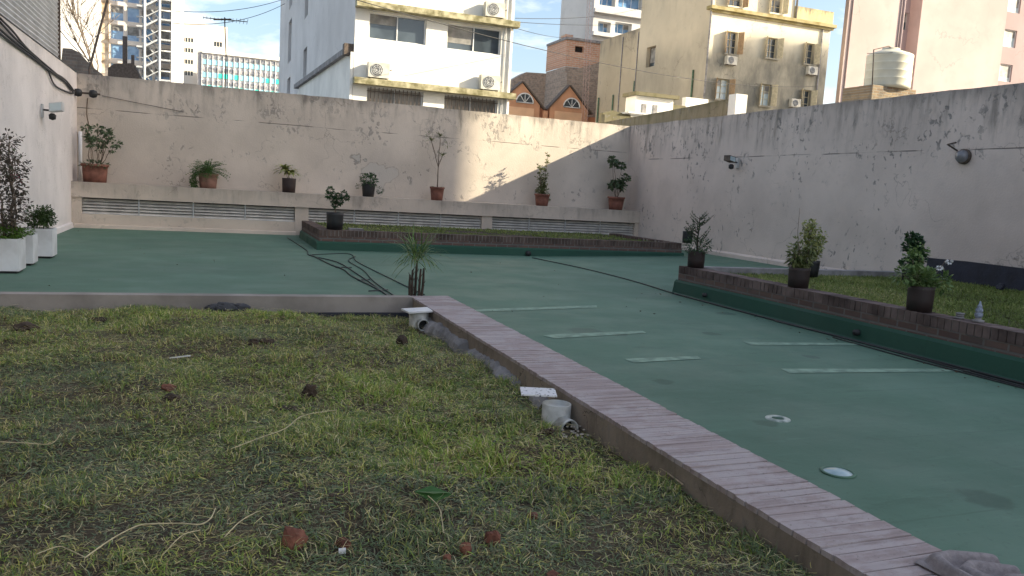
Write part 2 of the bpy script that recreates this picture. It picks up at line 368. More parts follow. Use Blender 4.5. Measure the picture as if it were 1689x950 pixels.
# ledge with louvres -----------------------------------------------
t_ = thing('plant_ledge', 'long cream concrete ledge with louvred vents below, along the back wall', 'ledge')
mb = MB(); mb.box(XL, XR, YL-.02, YB, .665, .995)
mb.build('ledge_top', m_ledge, t_)
piers = [(XL,-2.58),(1.92,2.23),(6.6,6.88),(11.08,XR)]
for a, c in piers: bx(a, c, YL+.02, YL+.25, -.02, .662).build('pier', m_ledge, t_)
mb = MB(); 
for a, c in ((-2.578,1.918),(2.232,6.598),(6.882,11.078)): mb.box(a, c, YL+.03, YL+.2, -.02, .31)
mb.prism([(XL+.05,YL+.02,-.01),(XL+.05,YL-.05,-.01),(XL+.05,YL-.04,.07),(XL+.05,YL+.02,.09)], (1.9-XL,0,0))
mb.build('sill_wall', m_ledge, t_)
bx(XL+.1, XR-.1, YL+.35, YL+.4, .0, .65).build('vent_recess', m_dark, t_)
for a, c in ((-2.578,1.918),(2.232,6.598),(6.882,11.078)):
    t2 = MB(); n = 5
    for i in range(n):
        z = .335+.066*i
        t2.obox(((a+c)/2, YL+.11, z+.012), ((c-a)/2, 0, 0), (0, .036, .024), (0, -.0012, .0018))
    lo = t2.build('louvre', m_slat, t_)
    f = MB(); f.box(a, c, YL+.06, YL+.14, .312, .322); 
    k = round((c-a)/1.08)
    for i in range(1, k): f.box(a+(c-a)*i/k-.012, a+(c-a)*i/k+.012, YL+.062, YL+.075, .322, .662)
    f.build('mullion', m_steel, lo)

# back raised planter ------------------------------------------------
m_cbrick = simple('clinker brick', (.085,.055,.045), .9, .4, 3, .5, c2=(.14,.095,.078), bs=50)
m_mortar = simple('old mortar', (.24,.22,.20), .95, .25, 6, .5, bs=50)
m_bbrickX = brick_mat('brick courses x', 'X', (.12,.072,.06), (.17,.10,.08), (.16,.15,.14))
m_bbrickY = brick_mat('brick courses y', 'Y', (.105,.062,.052), (.155,.098,.082), (.15,.135,.125))
def caps(mb, axis, a, b, c0, c1, z0, z1, w=.066, gap=.012, jj=.006):
    p = a
    while p < b-.02:
        q = min(b, p+w+U(-.004,.004)); j = U(-jj,jj); h = z1+U(-.003,.002)
        if axis == 'X': mb.box(p, q, c0+j, c1+j, z0, h)
        else: mb.box(c0+j, c1+j, p, q, z0, h)
        p = q+gap
t_ = thing('raised_bed', 'low brick-edged raised bed in front of the louvred ledge', 'planter bed')
x0, x1, y0, y1 = 2.0, 10.15, 15.72, 18.9
mb = MB(); mb.box(x0, x1, y0, y0+.22, 0, .27); mb.build('brick_wall', m_bbrickX, t_)
bx(x0+.004, x0+.22, y0+.22, y1, 0, .27).build('brick_wall', m_bbrickY, t_); bx(x1-.22, x1, y0+.22, y1, 0, .27).build('brick_wall', m_bbrickY, t_)
mb = MB(); caps(mb, 'X', x0, x1, y0-.004, y0+.23, .272, .39); caps(mb, 'Y', y0+.24, y1, x0-.002, x0+.225, .272, .39); caps(mb, 'Y', y0+.24, y1, x1-.225, x1+.002, .272, .39)
mb.build('brick_coping', m_cbrick, t_)
mb = MB(); mb.box(x0+.01, x1-.01, y0+.004, y0+.225, .271, .383); mb.box(x0+.01, x0+.22, y0+.226, y1, .271, .383); mb.box(x1-.22, x1-.01, y0+.226, y1, .271, .383); mb.build('mortar', m_mortar, t_)
mb = MB()
mb.prism([(x0-.05,y0,0),(x0-.05,y0-.05,0),(x0-.05,y0-.035,.14),(x0-.05,y0,.17)], (x1-x0+.1,0,0))
mb.prism([(x0,y0,0),(x0-.05,y0,0),(x0-.035,y0,.14),(x0,y0,.17)], (0,y1-y0,0))
mb.build('green_skirt', m_band, t_)
struct(bx(x0+.2, x1-.2, y0+.2, y1+.6, .05, .33).build('bed_soil', m_soil))

# right raised bed -----------------------------------------------------
t_ = thing('raised_bed', 'large brick-edged raised lawn bed with a dark green base on the right', 'planter bed')
x0, y1 = 6.45, 10.02
bx(x0, x0+.22, -3, y1, 0, .30).build('brick_wall', m_bbrickY, t_)
m_rbrick = simple('weathered red brick', (.10,.064,.057), .9, .45, 3, .5, c2=(.18,.13,.118), bs=50)
mb = MB(); caps(mb, 'Y', -3, y1, x0-.006, x0+.235, .302, .41, .068, .011); mb.build('brick_coping', m_rbrick, t_)
bx(x0+.004, x0+.228, -3, y1-.005, .301, .400).build('mortar', m_mortar, t_)
bx(x0+.22, XR, y1-.16, y1, .05, .41).build('end_wall', m_cement, t_)
mb = MB(); mb.prism([(x0,-3,0),(x0-.07,-3,0),(x0-.05,-3,.02),(x0-.028,-3,.17),(x0,-3,.20)], (0,y1+3.05,0)); mb.build('green_skirt', m_band, t_)
# pvc outlet stubs through the skirt
for (yy, r_) in ((9.23,.028),(6.45,.032)):
    MB().tube([(x0-.09,yy,.085),(x0+.02,yy,.085)], r_, 12).build('outlet', m_black, t_)
struct(bx(x0+.2, XR, -3, y1-.15, .05, .315).build('bed_soil', m_soil))
mb = MB(); mb.prism([(XR-.012,-3,.28),(XR-.012,9.95,.28),(XR-.012,9.95,.655),(XR-.012,9.2,.67),(XR-.012,7,.66),(XR-.012,-3,.67)], (.01,0,0))
tag(mb.build('membrane', m_membrane), 'black bitumen membrane strip at the foot of the right wall', 'waterproofing')

# kerb of the near lawn --------------------------------------------------
t_ = thing('lawn_kerb', 'brick-capped plastered kerb between the near lawn and the green floor', 'kerb')
m_kface = plaster('kerb plaster', (.30,.25,.205), top=.26, grime=.5, flake=.5, crack=.9, tophi=.06, sc_=2.5, dark=(.09,.075,.06))
bx(1.845, 2.225, .3, 7.42, -.01, .256).build('kerb_body', m_kface, t_)
m_kbrick, t, b = new_mat('worn kerb brick'); g = G(t)
v = g.vor(1, 'F1', g.vec((2, 13.2, .01)))
col = g.mix(g.ramp(g.noise(1, 2, .8, g.vec((.5, 17.5, .01))), .3, .7), (.26,.205,.20), (.39,.33,.325))
col = g.mix(g.math('MULTIPLY', g.ramp(g.noise(7, 9, .72), .50, .72), .5), col, (.24,.20,.20))
col = g.mix(g.math('MULTIPLY', g.ramp(g.noise(3.2, 8, .7, g.vec((1,1.6,1), (3,3,3))), .46, .58), .65), col, (.42,.38,.385))
col = g.mix(g.math('MULTIPLY', g.ramp(g.noise(60, 4, .7), .60, .68), .5), col, (.10,.08,.08))
g.set(b, 'Base Color', col); b.inputs['Roughness'].default_value = .9; g.bump(b, g.noise(38, 8, .7), .35, .004)
mb = MB(); p_ = .3
while p_ < 7.54:
    q_ = min(7.56, p_+U(.044,.062)); h_ = [.2795+U(-.0035,.0025) for _ in range(4)]; sk = U(-.003,.003); x0_, x1_ = 1.842+U(0,.003), 2.23-U(0,.003)
    c0_, c1_ = p_+sk, q_+sk; c2_, c3_ = q_-sk, p_-sk
    vs = [(x0_,c0_,.256),(x0_,c1_,.256),(x1_,c2_,.256),(x1_,c3_,.256),(x0_,c0_,h_[0]-.002),(x0_,c1_,h_[1]-.002),(x1_,c2_,h_[2]),(x1_,c3_,h_[3])]
    mb.add(vs, [(0,1,2,3),(4,7,6,5),(0,4,5,1),(1,5,6,2),(2,6,7,3),(3,7,4,0)]); p_ = q_+U(.003,.006)+abs(sk)*2
mb.build('brick_cap', m_kbrick, t_)
bx(1.848, 2.222, .3, 7.55, .2565, .2745).build('mortar', simple('kerb mortar', (.34,.30,.29), .9, .25, 7, .5, bs=50), t_)
bx(XL, 1.842, 7.42, 7.56, -.01, .281).build('far_run', simple('pale kerb concrete', (.27,.245,.225), .9, .2, 3, .4, bs=40), t_)
bx(1.843, 2.225, 7.421, 7.555, -.01, .2555).build('corner_block', m_kface, t_)
bx(XL, 1.84, 7.385, 7.419, .0, .135).build('damp_base', m_membrane, t_)
# cement haunch in pieces along the inside of the kerb
mb = MB(); random.seed(3); ny_ = 110; vs = []
for j in range(ny_+1):
    y = 6.85-2.75*j/ny_; br = 1 if (math.sin(y*5.2)+.5*math.sin(y*11+1)) > -.75 else .45
    w_ = (.07+.018*math.sin(y*7)+U(-.008,.008))*br; h_ = (.195-.008*(6.85-y)+.010*math.sin(y*9+1)+U(-.010,.010))*(1 if br == 1 else .8)
    for dx, dz in ((0,h_+.004),(w_*.45,h_+U(-.006,.006)),(w_*.85,h_-.03),(w_*1.08,h_-.075),(w_*1.15,.03)): vs.append((1.844-dx-(U(-.006,.006) if dx else 0), y, dz+U(-.006,.006)))
mb.add(vs, [(j*5+i, j*5+i+1, (j+1)*5+i+1, (j+1)*5+i) for j in range(ny_) for i in range(4)], 0, False)
tag(mb.build('cement_haunch', m_cement), 'broken grey cement haunch running along the inner foot of the brick-capped kerb', 'cement')
p = at(1165, 806, z=.13)
tag(lump((p.x-.01, p.y, .085), .04, .085, .04, 55, .2, 3).build('stone', simple('pale stone', (.42,.41,.38), .9, .2, 15, .3)), 'pale grey stone half buried against the kerb', 'stone')

# painted stripes and marks on the floor ---------------------------------
def stripe(pts, label):
    P = [at(x, y, z=.004) for x, y in pts]; mb = MB(); n = len(P)
    mb.add([(p.x, p.y, .004) for p in P], [tuple(range(n))])
    o = mb.build('floor_stripe', m_stripe); tag(o, label, 'floor marking', 'pale stripes painted on the green floor')
stripe([(762,512),(800,509.5),(984,503.5),(985,507),(800,514)], 'pale stripe farthest away, starting at the brick kerb corner')
stripe([(895,553),(915,551),(1060,545.5),(1066,549),(915,558)], 'pale stripe second from the far kerb corner beside a dark stain')
stripe([(1030,592),(1045,591),(1150,587),(1157,591.5),(1045,598)], 'shortest pale stripe, nearest the brick-capped kerb')
stripe([(1225,563),(1238,564),(1400,566),(1430,569),(1238,568.5)], 'thin pale stripe near the raised bed, left of the outlet')
stripe([(1288,608),(1302,608),(1560,608),(1640,612),(1302,615)], 'longest pale stripe, nearest the camera towards the raised bed')
# round floor lenses
def lens(px, py, rx, label, glassy_, h=.012):
    c = at(px, py, z=0); t_ = thing('floor_light', label, 'floor light', (c.x, c.y, 0), 'round lenses set in the green floor')
    MB().lathe([(rx*1.02,0),(rx*1.05,.006),(rx*.96,.010),(rx*.86,.009),(rx*.84,.003)] if glassy_ else [(rx*1.02,0),(rx*1.0,.004),(rx*.85,.008),(rx*.55,.008),(rx*.5,.003)], 32, (c.x,c.y,0)).build('rim', m_pale if not glassy_ else m_floor, t_)
    MB().lathe([(rx*.85,.004),(rx*.6,.004+h*.5),(rx*.3,.004+h*.8),(.001,.004+h)] if glassy_ else [(rx*.52,.0035),(.001,.005)], 32, (c.x,c.y,0)).build('lens', m_lens if glassy_ else m_band, t_)
m_pale = simple('pale shining rim', (.16,.24,.20), .35, .3, 14, .1, c2=(.50,.55,.52))  # pale tone stands in for the shine on the ring
m_lens, t, b = new_mat('frosted glass dome'); g = G(t); g.set(b, 'Base Color', g.mix(g.noise(12, 3), (.20,.30,.32), (.38,.50,.53))); b.inputs['Roughness'].default_value = .18; b.inputs['Specular IOR Level'].default_value = .9
lens(1283, 691, .078, 'flat round floor light with a pale shining rim', False)
lens(1382, 780, .085, 'domed glassy floor light nearest the camera', True, .02)

# drain line and hoses
def cable(name, pts, r, label, cat, group=None, m_=None):
    P = [Vector(p) for p in pts]; Q = []
    for i in range(len(P)-1):
        p0 = P[max(i-1,0)]; p1 = P[i]; p2 = P[i+1]; p3 = P[min(i+2, len(P)-1)]
        for k in range(6):
            s = k/6; Q.append(.5*((2*p1)+(p2-p0)*s+(2*p0-5*p1+4*p2-p3)*s*s+(3*p1-p0-3*p2+p3)*s**3))
    Q.append(P[-1]); o = MB().tube(Q, r, 6).build(name, m_ or m_black)
    return tag(o, label, cat, group)
def flr(l, z=.012): 
    out = []
    for x, y in l:
        p = at(x, y, z=z); out.append(Vector((p.x, p.y, z+fz(p.x))))
    return out
m_hose = simple('dark green hose', (.012,.03,.024), .5, .3, 10, .05)
cable('hose', flr([(878,425),(960,442),(1040,462),(1112,484)]), .010, 'dark cable running from the back bed outlet to the corner of the right bed', 'cable', None, m_hose)
cable('hose', flr([(474,392),(505,412),(511,421),(556,432),(590,452),(622,474),(650,496)]), .010, 'dark hose crossing the floor left of the palm, outer strand', 'hose', 'dark hoses lying left of the back bed', m_hose)
cable('hose', flr([(515,420),(535,419),(570,418),(583,422),(590,432),(650,462),(700,486)]), .0085, 'dark hose bending round near the bed corner and running behind the palm', 'hose', 'dark hoses lying left of the back bed', m_hose)
cable('hose', flr([(513,420),(545,436),(566,444),(582,456),(618,474),(650,492)]), .0115, 'thick dark hose of the inner loop that ends behind the kerb', 'hose', 'dark hoses lying left of the back bed', m_hose)
cable('hose', flr([(586,423),(575,430),(600,446),(618,465),(660,494)]), .0085, 'thin dark hose wriggling in the middle of the loops', 'hose', 'dark hoses lying left of the back bed', m_hose)
for a, c, lb in (((553,441),(580,441),'small dark clip across the hoses, farthest from the kerb'), ((590,462),(610,461),'small dark clip across the hoses, middle one'), ((608,480),(640,478),'small dark clip across the hoses, nearest the kerb')):
    tag(MB().tube(flr([a, c], .016), .008, 5).build('hose_clip', m_black), lb, 'clip', 'clips on the hoses')
cable('cable', [(x0-.13-.02*math.sin(y), y, .012) for y in (9.9,9,8,7,6.2,5.3,4.5,3.5,2)], .011, 'thick black cable closest to the green base of the right bed', 'cable', 'cables along the right bed')
cable('cable', [(x0-.17-.03*math.sin(y*1.7), y, .010) for y in (7.6,7,6.5,6,5.5,5,4.5,4,3)], .008, 'middle black cable along the right bed', 'cable', 'cables along the right bed')
cable('cable', [(x0-.24-.04*math.sin(y*1.3+1), y, .010) for y in (6.6,6.1,5.6,5,4.5,4,3)], .007, 'thin black cable lying farthest out from the right bed', 'cable', 'cables along the right bed')
tag(MB().tube([(6.33,15.60,.055),(6.33,15.72,.055)], .055, 14).build('outlet', m_black), 'round black outlet at the foot of the back bed', 'drain outlet')

# ---------------------------------------------------------------- buildings
def facade(mb, u0, u1, z0, z1, P, openings, axis='X', depth=.25, mi=0):
    """wall sheet with real openings and reveals. axis X: plane Y=P facing -Y; axis Y: plane X=P facing -X"""
    us = sorted({u0, u1, *[q for o_ in openings for q in o_[:2] if u0 < q < u1]}); zs = sorted({z0, z1, *[q for o_ in openings for q in o_[2:4] if z0 < q < z1]})
    def V(u, z, d=0): return (u, P+d, z) if axis == 'X' else (P+d, u, z)
    for i in range(len(us)-1):
        for j in range(len(zs)-1):
            cu, cz = (us[i]+us[i+1])/2, (zs[j]+zs[j+1])/2
            if any(a < cu < b_ and c < cz < d for a, b_, c, d in openings): continue
            mb.add([V(us[i],zs[j]),V(us[i+1],zs[j]),V(us[i+1],zs[j+1]),V(us[i],zs[j+1])], [(0,1,2,3)], mi)
    for a, b_, c, d in openings:
        mb.add([V(a,c),V(b_,c),V(b_,d),V(a,d),V(a,c,depth),V(b_,c,depth),V(b_,d,depth),V(a,d,depth)], [(0,4,5,1),(1,5,6,2),(2,6,7,3),(3,7,4,0)], mi)
m_blind = simple('dull blind', (.20,.19,.18), .5, .3, 2, 0, c2=(.34,.33,.31))
def window(parent, a, b_, c, d, P, axis='X', depth=.2, n=2, glass=None, frame=None, fw=.05, bars=0, name='window', horiz=0):
    glass = glass or m_glass; frame = frame or m_white
    def bxx(mb, u0, u1, z0, z1, d0, d1):
        if axis == 'X': mb.box(u0, u1, P+d0, P+d1, z0, z1)
        else: mb.box(P+d0, P+d1, u0, u1, z0, z1)
    gmb = MB(); bxx(gmb, a, b_, c, d, depth-.02, depth+.01); wo_ = gmb.build(name, glass, parent)
    fm = MB(); bxx(fm, a, b_, c, c+fw, depth-.07, depth-.022); bxx(fm, a, b_, d-fw, d, depth-.07, depth-.022); bxx(fm, a, a+fw, c+fw, d-fw, depth-.07, depth-.022); bxx(fm, b_-fw, b_, c+fw, d-fw, depth-.07, depth-.022)
    for i in range(1, n): u = a+(b_-a)*i/n; bxx(fm, u-fw*.4, u+fw*.4, c+fw, d-fw, depth-.068, depth-.024)
    for i in range(1, horiz+1): zz = c+(d-c)*i/(horiz+1); bxx(fm, a+fw, b_-fw, zz-fw*.3, zz+fw*.3, depth-.066, depth-.026)
    fm.build('frame', frame, wo_)
    if R() < .6 and not bars:
        k_ = random.randrange(n); h_ = U(.25, .8); e_ = (b_-a)/n; bl = MB(); bxx(bl, a+e_*k_+fw, a+e_*(k_+1)-fw, d-fw-(d-c-2*fw)*h_, d-fw, depth-.034, depth-.0225); bl.build('blind', m_blind, wo_)
    if bars:
        bm_ = MB()
        for i in range(1, bars): u = a+(b_-a)*i/bars; bxx(bm_, u-.012, u+.012, c+.01, d-.01, .02, .045)
        for zz in (c+.15, d-.15): bxx(bm_, a, b_, zz-.012, zz+.012, .046, .06)
        bm_.build('bars', m_rust, wo_)
    return wo_
m_ac = simple('aged white casing', (.52,.50,.44), .6, .2, 3, .05)
def ac_unit(x, y, z, label, grp='air conditioner units on the facades', s=1):
    t_ = thing('air_conditioner', label, 'air conditioner', (x, y, z), grp)
    w_, h, d = .78*s, .54*s, .30*s
    bx(x-w_/2, x+w_/2, y-d, y, z+.05, z+.05+h).build('casing', m_ac, t_)
    mb = MB(); r_ = h*.40; cx, cz = x-w_*.1, z+.05+h/2
    for rr in (r_, r_*.72, r_*.44):
        mb.tube([(cx+rr*math.cos(q*math.pi/10), y-d-.012, cz+rr*math.sin(q*math.pi/10)) for q in range(21)], .012*s, 4)
    for q in range(8): mb.tube([(cx, y-d-.012, cz), (cx+r_*math.cos(q*math.pi/4), y-d-.012, cz+r_*math.sin(q*math.pi/4))], .008*s, 4)
    mb.build('grille', m_steel, t_)
    MB().tube([(cx, y-d-.002, cz), (cx, y-d-.006, cz)], r_*.93, 20).build('fan_opening', simple('shadowy grille', (.12,.12,.12), .6), t_)
    mb = MB(); mb.box(x-w_*.4, x-w_*.34, y-d*1.05, y, z, z+.048); mb.box(x+w_*.34, x+w_*.4, y-d*1.05, y, z, z+.048); mb.build('bracket', m_rust, t_)
    MB().tube([(x+w_/2,y-.1,z+.35*s),(x+w_/2+.12,y-.1,z+.4*s),(x+w_/2+.15,y+.02,z+.42*s)], .02, 6).build('pipe', m_black, t_)
    return t_
# white building beyond the back wall
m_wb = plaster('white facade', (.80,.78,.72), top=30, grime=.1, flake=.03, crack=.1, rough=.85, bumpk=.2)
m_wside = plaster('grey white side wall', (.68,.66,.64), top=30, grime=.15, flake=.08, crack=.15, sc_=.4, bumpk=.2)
m_moss = simple('mossy ledge concrete', (.30,.27,.13), .95, .5, 4, .4, c2=(.46,.42,.28), bs=30)
B = thing('white_building', 'white building beyond the back wall with long mossy ledges and paired windows', 'building')
xa, xb, yf = 4.86, 10.95, 30.0
ops = [(5.37,7.5,6.55,7.5),(8.32,10.48,6.52,7.48),(5.37,7.5,3.75,4.84),(8.32,10.48,3.75,4.84),(5.37,7.5,9.3,10.2),(8.32,10.48,9.3,10.2)]
mb = MB(); facade(mb, xa, xb, -.2, 18, yf, ops); mb.build('front_wall', m_wb, B)
sideops = [(45.6,47.3,6.9,8.45),(45.6,47.3,10.1,11.8),(55,57.2,5.0,7.9),(55,57.2,8.9,11.6),(55,57.2,12.4,15)]
mb = MB(); facade(mb, yf, 64.5, -.2, 18, xa, sideops, 'Y', .5)
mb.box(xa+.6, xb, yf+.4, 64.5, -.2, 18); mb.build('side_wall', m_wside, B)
mb = MB(); mb.add([(xb,yf,-.2),(xb,yf+.5,-.2),(xb,yf+.5,18),(xb,yf,18)], [(0,1,2,3)]); mb.build('corner_return', m_wb, B)
for i, o_ in enumerate(ops): window(B, *o_, yf, n=2, bars=14 if i in (2,3) else 0, fw=.045, glass=glassy('blinds behind bars', (.16,.14,.12), .3) if i in (2,3) else None)
for o_ in sideops: window(B, *o_, xa, 'Y', .45, n=2)
for z in (4.87, 7.57, 10.27): bx(xa-.02, xb+.12, yf-.42, yf, z, z+.22).build('ledge', m_moss, B)
mb = MB(); mb.tube([(xb-.12,yf-.05,-.1),(xb-.14,yf-.05,18)], .045, 8); mb.tube([(xb-.32,yf-.04,-.1),(xb-.30,yf-.04,18)], .025, 8); mb.build('drainpipe', m_white, B)
# lean-to wall on the side with sloped flashing
lt = MB(); lt.prism([(xa-.12,29.98,-.2),(xa-.12,49,-.2),(xa-.12,49,6.2),(xa-.12,47.8,6.55),(xa-.12,30.6,6.02),(xa-.12,29.98,6.0)], (.1,0,0)); lt.build('lean_to_wall', m_wb, B)
MB().prism([(xa-.30,30.5,5.98),(xa-.30,49.3,6.52),(xa-.30,49.3,6.75),(xa-.30,30.5,6.18)], (.3,0,0)).build('sloped_gutter', m_cement, B)
bx(xa-.34, xa+.0, 30.1, 30.5, 5.9, 6.3).build('bracket_box', m_rust, B)
ac_unit(5.72, yf-.08, 5.09, 'white air conditioner at the left end of the lower mossy ledge')
ac_unit(10.02, yf-.08, 5.09, 'white air conditioner at the right end of the lower mossy ledge')
ac_unit(10.05, yf-.08, 7.79, 'white air conditioner on the upper mossy ledge')

# cream building
m_cf = plaster('cream facade', (.70,.64,.50), top=18, grime=.3, flake=.4, crack=.4, sc_=.35, low=1.0, bumpk=.3, tophi=4)  # lower part darkened by dirt and by shadow put into the colour
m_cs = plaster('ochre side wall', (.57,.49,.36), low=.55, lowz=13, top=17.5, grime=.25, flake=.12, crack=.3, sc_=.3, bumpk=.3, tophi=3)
m_cg = plaster('grey ochre render', (.48,.40,.28), top=15.3, grime=.7, flake=.3, crack=.3, sc_=.3, bumpk=.3, tophi=2)
B = thing('cream_building', 'old cream apartment building with a yellow cornice and shuttered windows behind the corner', 'building')
xa, xb, yf = 33.08, 43.7, 50.0
ops = [(34.5,35.5,12.05,13.6),(38,39,12.15,13.6),(41.5,42.4,12.1,13.6),(34,35.1,8.8,10.25),(37.85,38.85,8.7,10.25),(41.6,42.5,8.7,10.2),(34.4,35.6,15.35,16.8),(38.0,39.1,15.35,16.8)]
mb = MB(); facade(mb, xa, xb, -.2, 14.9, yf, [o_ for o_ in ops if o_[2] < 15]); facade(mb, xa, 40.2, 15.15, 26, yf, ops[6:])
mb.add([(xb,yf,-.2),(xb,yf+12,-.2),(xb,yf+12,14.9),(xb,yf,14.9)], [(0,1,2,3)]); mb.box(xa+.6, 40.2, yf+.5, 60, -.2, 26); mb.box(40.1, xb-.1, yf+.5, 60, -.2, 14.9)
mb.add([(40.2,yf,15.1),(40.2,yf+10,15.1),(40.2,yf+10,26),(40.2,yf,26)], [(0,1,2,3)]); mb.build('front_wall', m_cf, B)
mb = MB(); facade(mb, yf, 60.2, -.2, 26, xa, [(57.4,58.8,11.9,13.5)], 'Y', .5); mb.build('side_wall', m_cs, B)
bx(xa+.02, xb, 60.2, 67.4, -.2, 15.3).build('rear_wing', m_cg, B)
window(B, 57.4, 58.8, 11.9, 13.5, xa, 'Y', .4, n=1, frame=m_rust)
m_yel = simple('yellow painted cornice', (.30,.225,.06), .8, .3, 1.5, .3, c2=(.38,.32,.17))
mb = MB(); mb.box(xa-.25, xb+.25, yf-.35, yf+.3, 14.9, 15.13); mb.box(xa-.12, xb+.12, yf-.2, yf, 14.74, 14.9); mb.build('cornice', m_yel, B)
mb = MB(); mb.box(40.25, xb+.1, yf-.05, yf+.15, 15.132, 16.1); mb.box(xb-.1, xb+.1, yf+.15, yf+8, 15.132, 16.1); mb.build('parapet', plaster('stained parapet', (.6,.5,.28), top=16.1, grime=1, tophi=.8, sc_=1.2), B)
mb = MB(); mb.tube([(xa-.06,yf-.06,0),(xa-.06,yf-.06,26)], .07, 8); mb.tube([(42.95,yf-.08,0),(42.9,yf-.08,14.8)], .06, 8); mb.tube([(40.3,yf-.1,15.2),(40.3,yf-.1,26)], .08, 8); mb.build('drainpipe', m_cement, B)
m_gp = simple('green pipe', (.10,.16,.09), .7)
for y_, zt_ in ((51.6, 10.9), (60.35, 11.0), (64, 10.2), (66.8, 10.2)): MB().tube([(xa-.08,y_,0),(xa-.08,y_,zt_)], .075, 6).build('side_pipe', m_gp, B)
for y_ in (60.3, 63): MB().tube([(xa-.03,y_,0),(xa-.03,y_,15)], .04, 5).build('side_pipe', m_cement, B)
m_shut = simple('cream wood shutter', (.55,.48,.33), .8, .15, 6, .2); m_shut2 = simple('weathered brown shutter', (.35,.24,.14), .8, .2, 6, .2)
for i, o_ in enumerate(ops):
    wn = window(B, *o_, yf, n=2, depth=.3, frame=m_shut, fw=.05, horiz=2, glass=m_glass if i not in (3,4) else m_paleglass)
    a, b_, c, d = o_
    for u, sg in ((a, -1), (b_, 1)):
        sh = MB(); sh.obox((u+sg*.02+sg*.10, yf-.22, (c+d)/2), (sg*.10, -.20, 0), (.012, .006, 0), (0, 0, (d-c)/2)); sh.build('shutter', m_shut if i % 3 else m_shut2, wn)
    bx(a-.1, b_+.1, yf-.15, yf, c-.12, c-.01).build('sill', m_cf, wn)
ac_unit(34.9, yf-.05, 11.2, 'air conditioner under the upper left window of the cream building', s=1.1)
ac_unit(42.15, yf-.05, 11.25, 'air conditioner under the upper right window of the cream building', s=1.1)
ac_unit(40.9, yf-.05, 8.75, 'air conditioner low on the cream building beside a window, just above the wall', s=1.1)

# pink tower block
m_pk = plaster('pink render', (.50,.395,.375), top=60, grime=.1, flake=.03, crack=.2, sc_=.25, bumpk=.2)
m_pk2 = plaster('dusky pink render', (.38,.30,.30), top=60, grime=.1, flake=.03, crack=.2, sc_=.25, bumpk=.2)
B = thing('pink_building', 'tall pink apartment block rising behind the right wall', 'building')
Yp = 52.0; kx = Yp/46
pxl = at(1395, 60, Y=Yp).x; pr0 = at(1487, 60, Y=Yp).x; pr1 = at(1515, 60, Y=Yp).x; pe = at(1656, 60, Y=Yp).x
mb = MB(); facade(mb, pxl, pr0, -.2, 34, Yp, []); mb.add([(pr0,Yp,-.2),(pr0,Yp+1.2,-.2),(pr0,Yp+1.2,34),(pr0,Yp,34)], [(0,1,2,3)])
facade(mb, pr1, pe, -.2, 34, Yp, []); mb.add([(pr1,Yp+1.2,-.2),(pr1,Yp,-.2),(pr1,Yp,34),(pr1,Yp+1.2,34)], [(0,1,2,3)])
mb.add([(pe,Yp,-.2),(pe,Yp+1.5,-.2),(pe,Yp+1.5,34),(pe,Yp,34)], [(0,1,2,3)])
mb.add([(pxl,Yp+.4,-.2),(pxl,Yp,-.2),(pxl,Yp,34),(pxl,Yp+.4,34)], [(0,1,2,3)]); mb.add([(pr0,Yp+.4,-.2),(pxl,Yp+.4,-.2),(pxl,Yp+.4,34),(pr0,Yp+.4,34)], [(0,1,2,3)])
mb.box(60, pe+12, Yp+2.2, Yp+14, -.2, 34); mb.build('front_wall', m_pk, B)
rz = [at(1500, y_, Y=Yp+1.2).z for y_ in (51, 22)]; wo2 = []
for k in range(-4, 5):
    z_ = rz[0]+k*3.0
    if z_ > 0: wo2.append((pr0+.35, pr1-.1, z_, z_+1.4))
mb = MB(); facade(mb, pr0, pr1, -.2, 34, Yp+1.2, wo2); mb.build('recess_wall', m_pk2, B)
for o_ in wo2: window(B, *o_, Yp+1.2, n=2, frame=m_steel)
rw = []
for k in range(-4, 5):
    z_ = at(1672, 79, Y=Yp+1.5).z+k*3.0
    if z_ > 0: rw.append((pe+.7, pe+3.4, z_, z_+1.5))
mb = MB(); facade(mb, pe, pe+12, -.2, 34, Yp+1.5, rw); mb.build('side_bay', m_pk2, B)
for o_ in rw: window(B, *o_, Yp+1.5, n=2, glass=m_paleglass, name='shuttered_window')
mb = MB(); mb.tube([(pxl+.35,Yp-.05,0),(pxl+.35,Yp-.05,34)], .06, 6); mb.tube([(pr0-.15,Yp-.08,0),(pr0-.15,Yp-.08,34)], .09, 8); mb.tube([(pr0-.4,Yp-.05,0),(pr0-.4,Yp-.05,34)], .05, 6); mb.build('drainpipe', m_pk2, B)
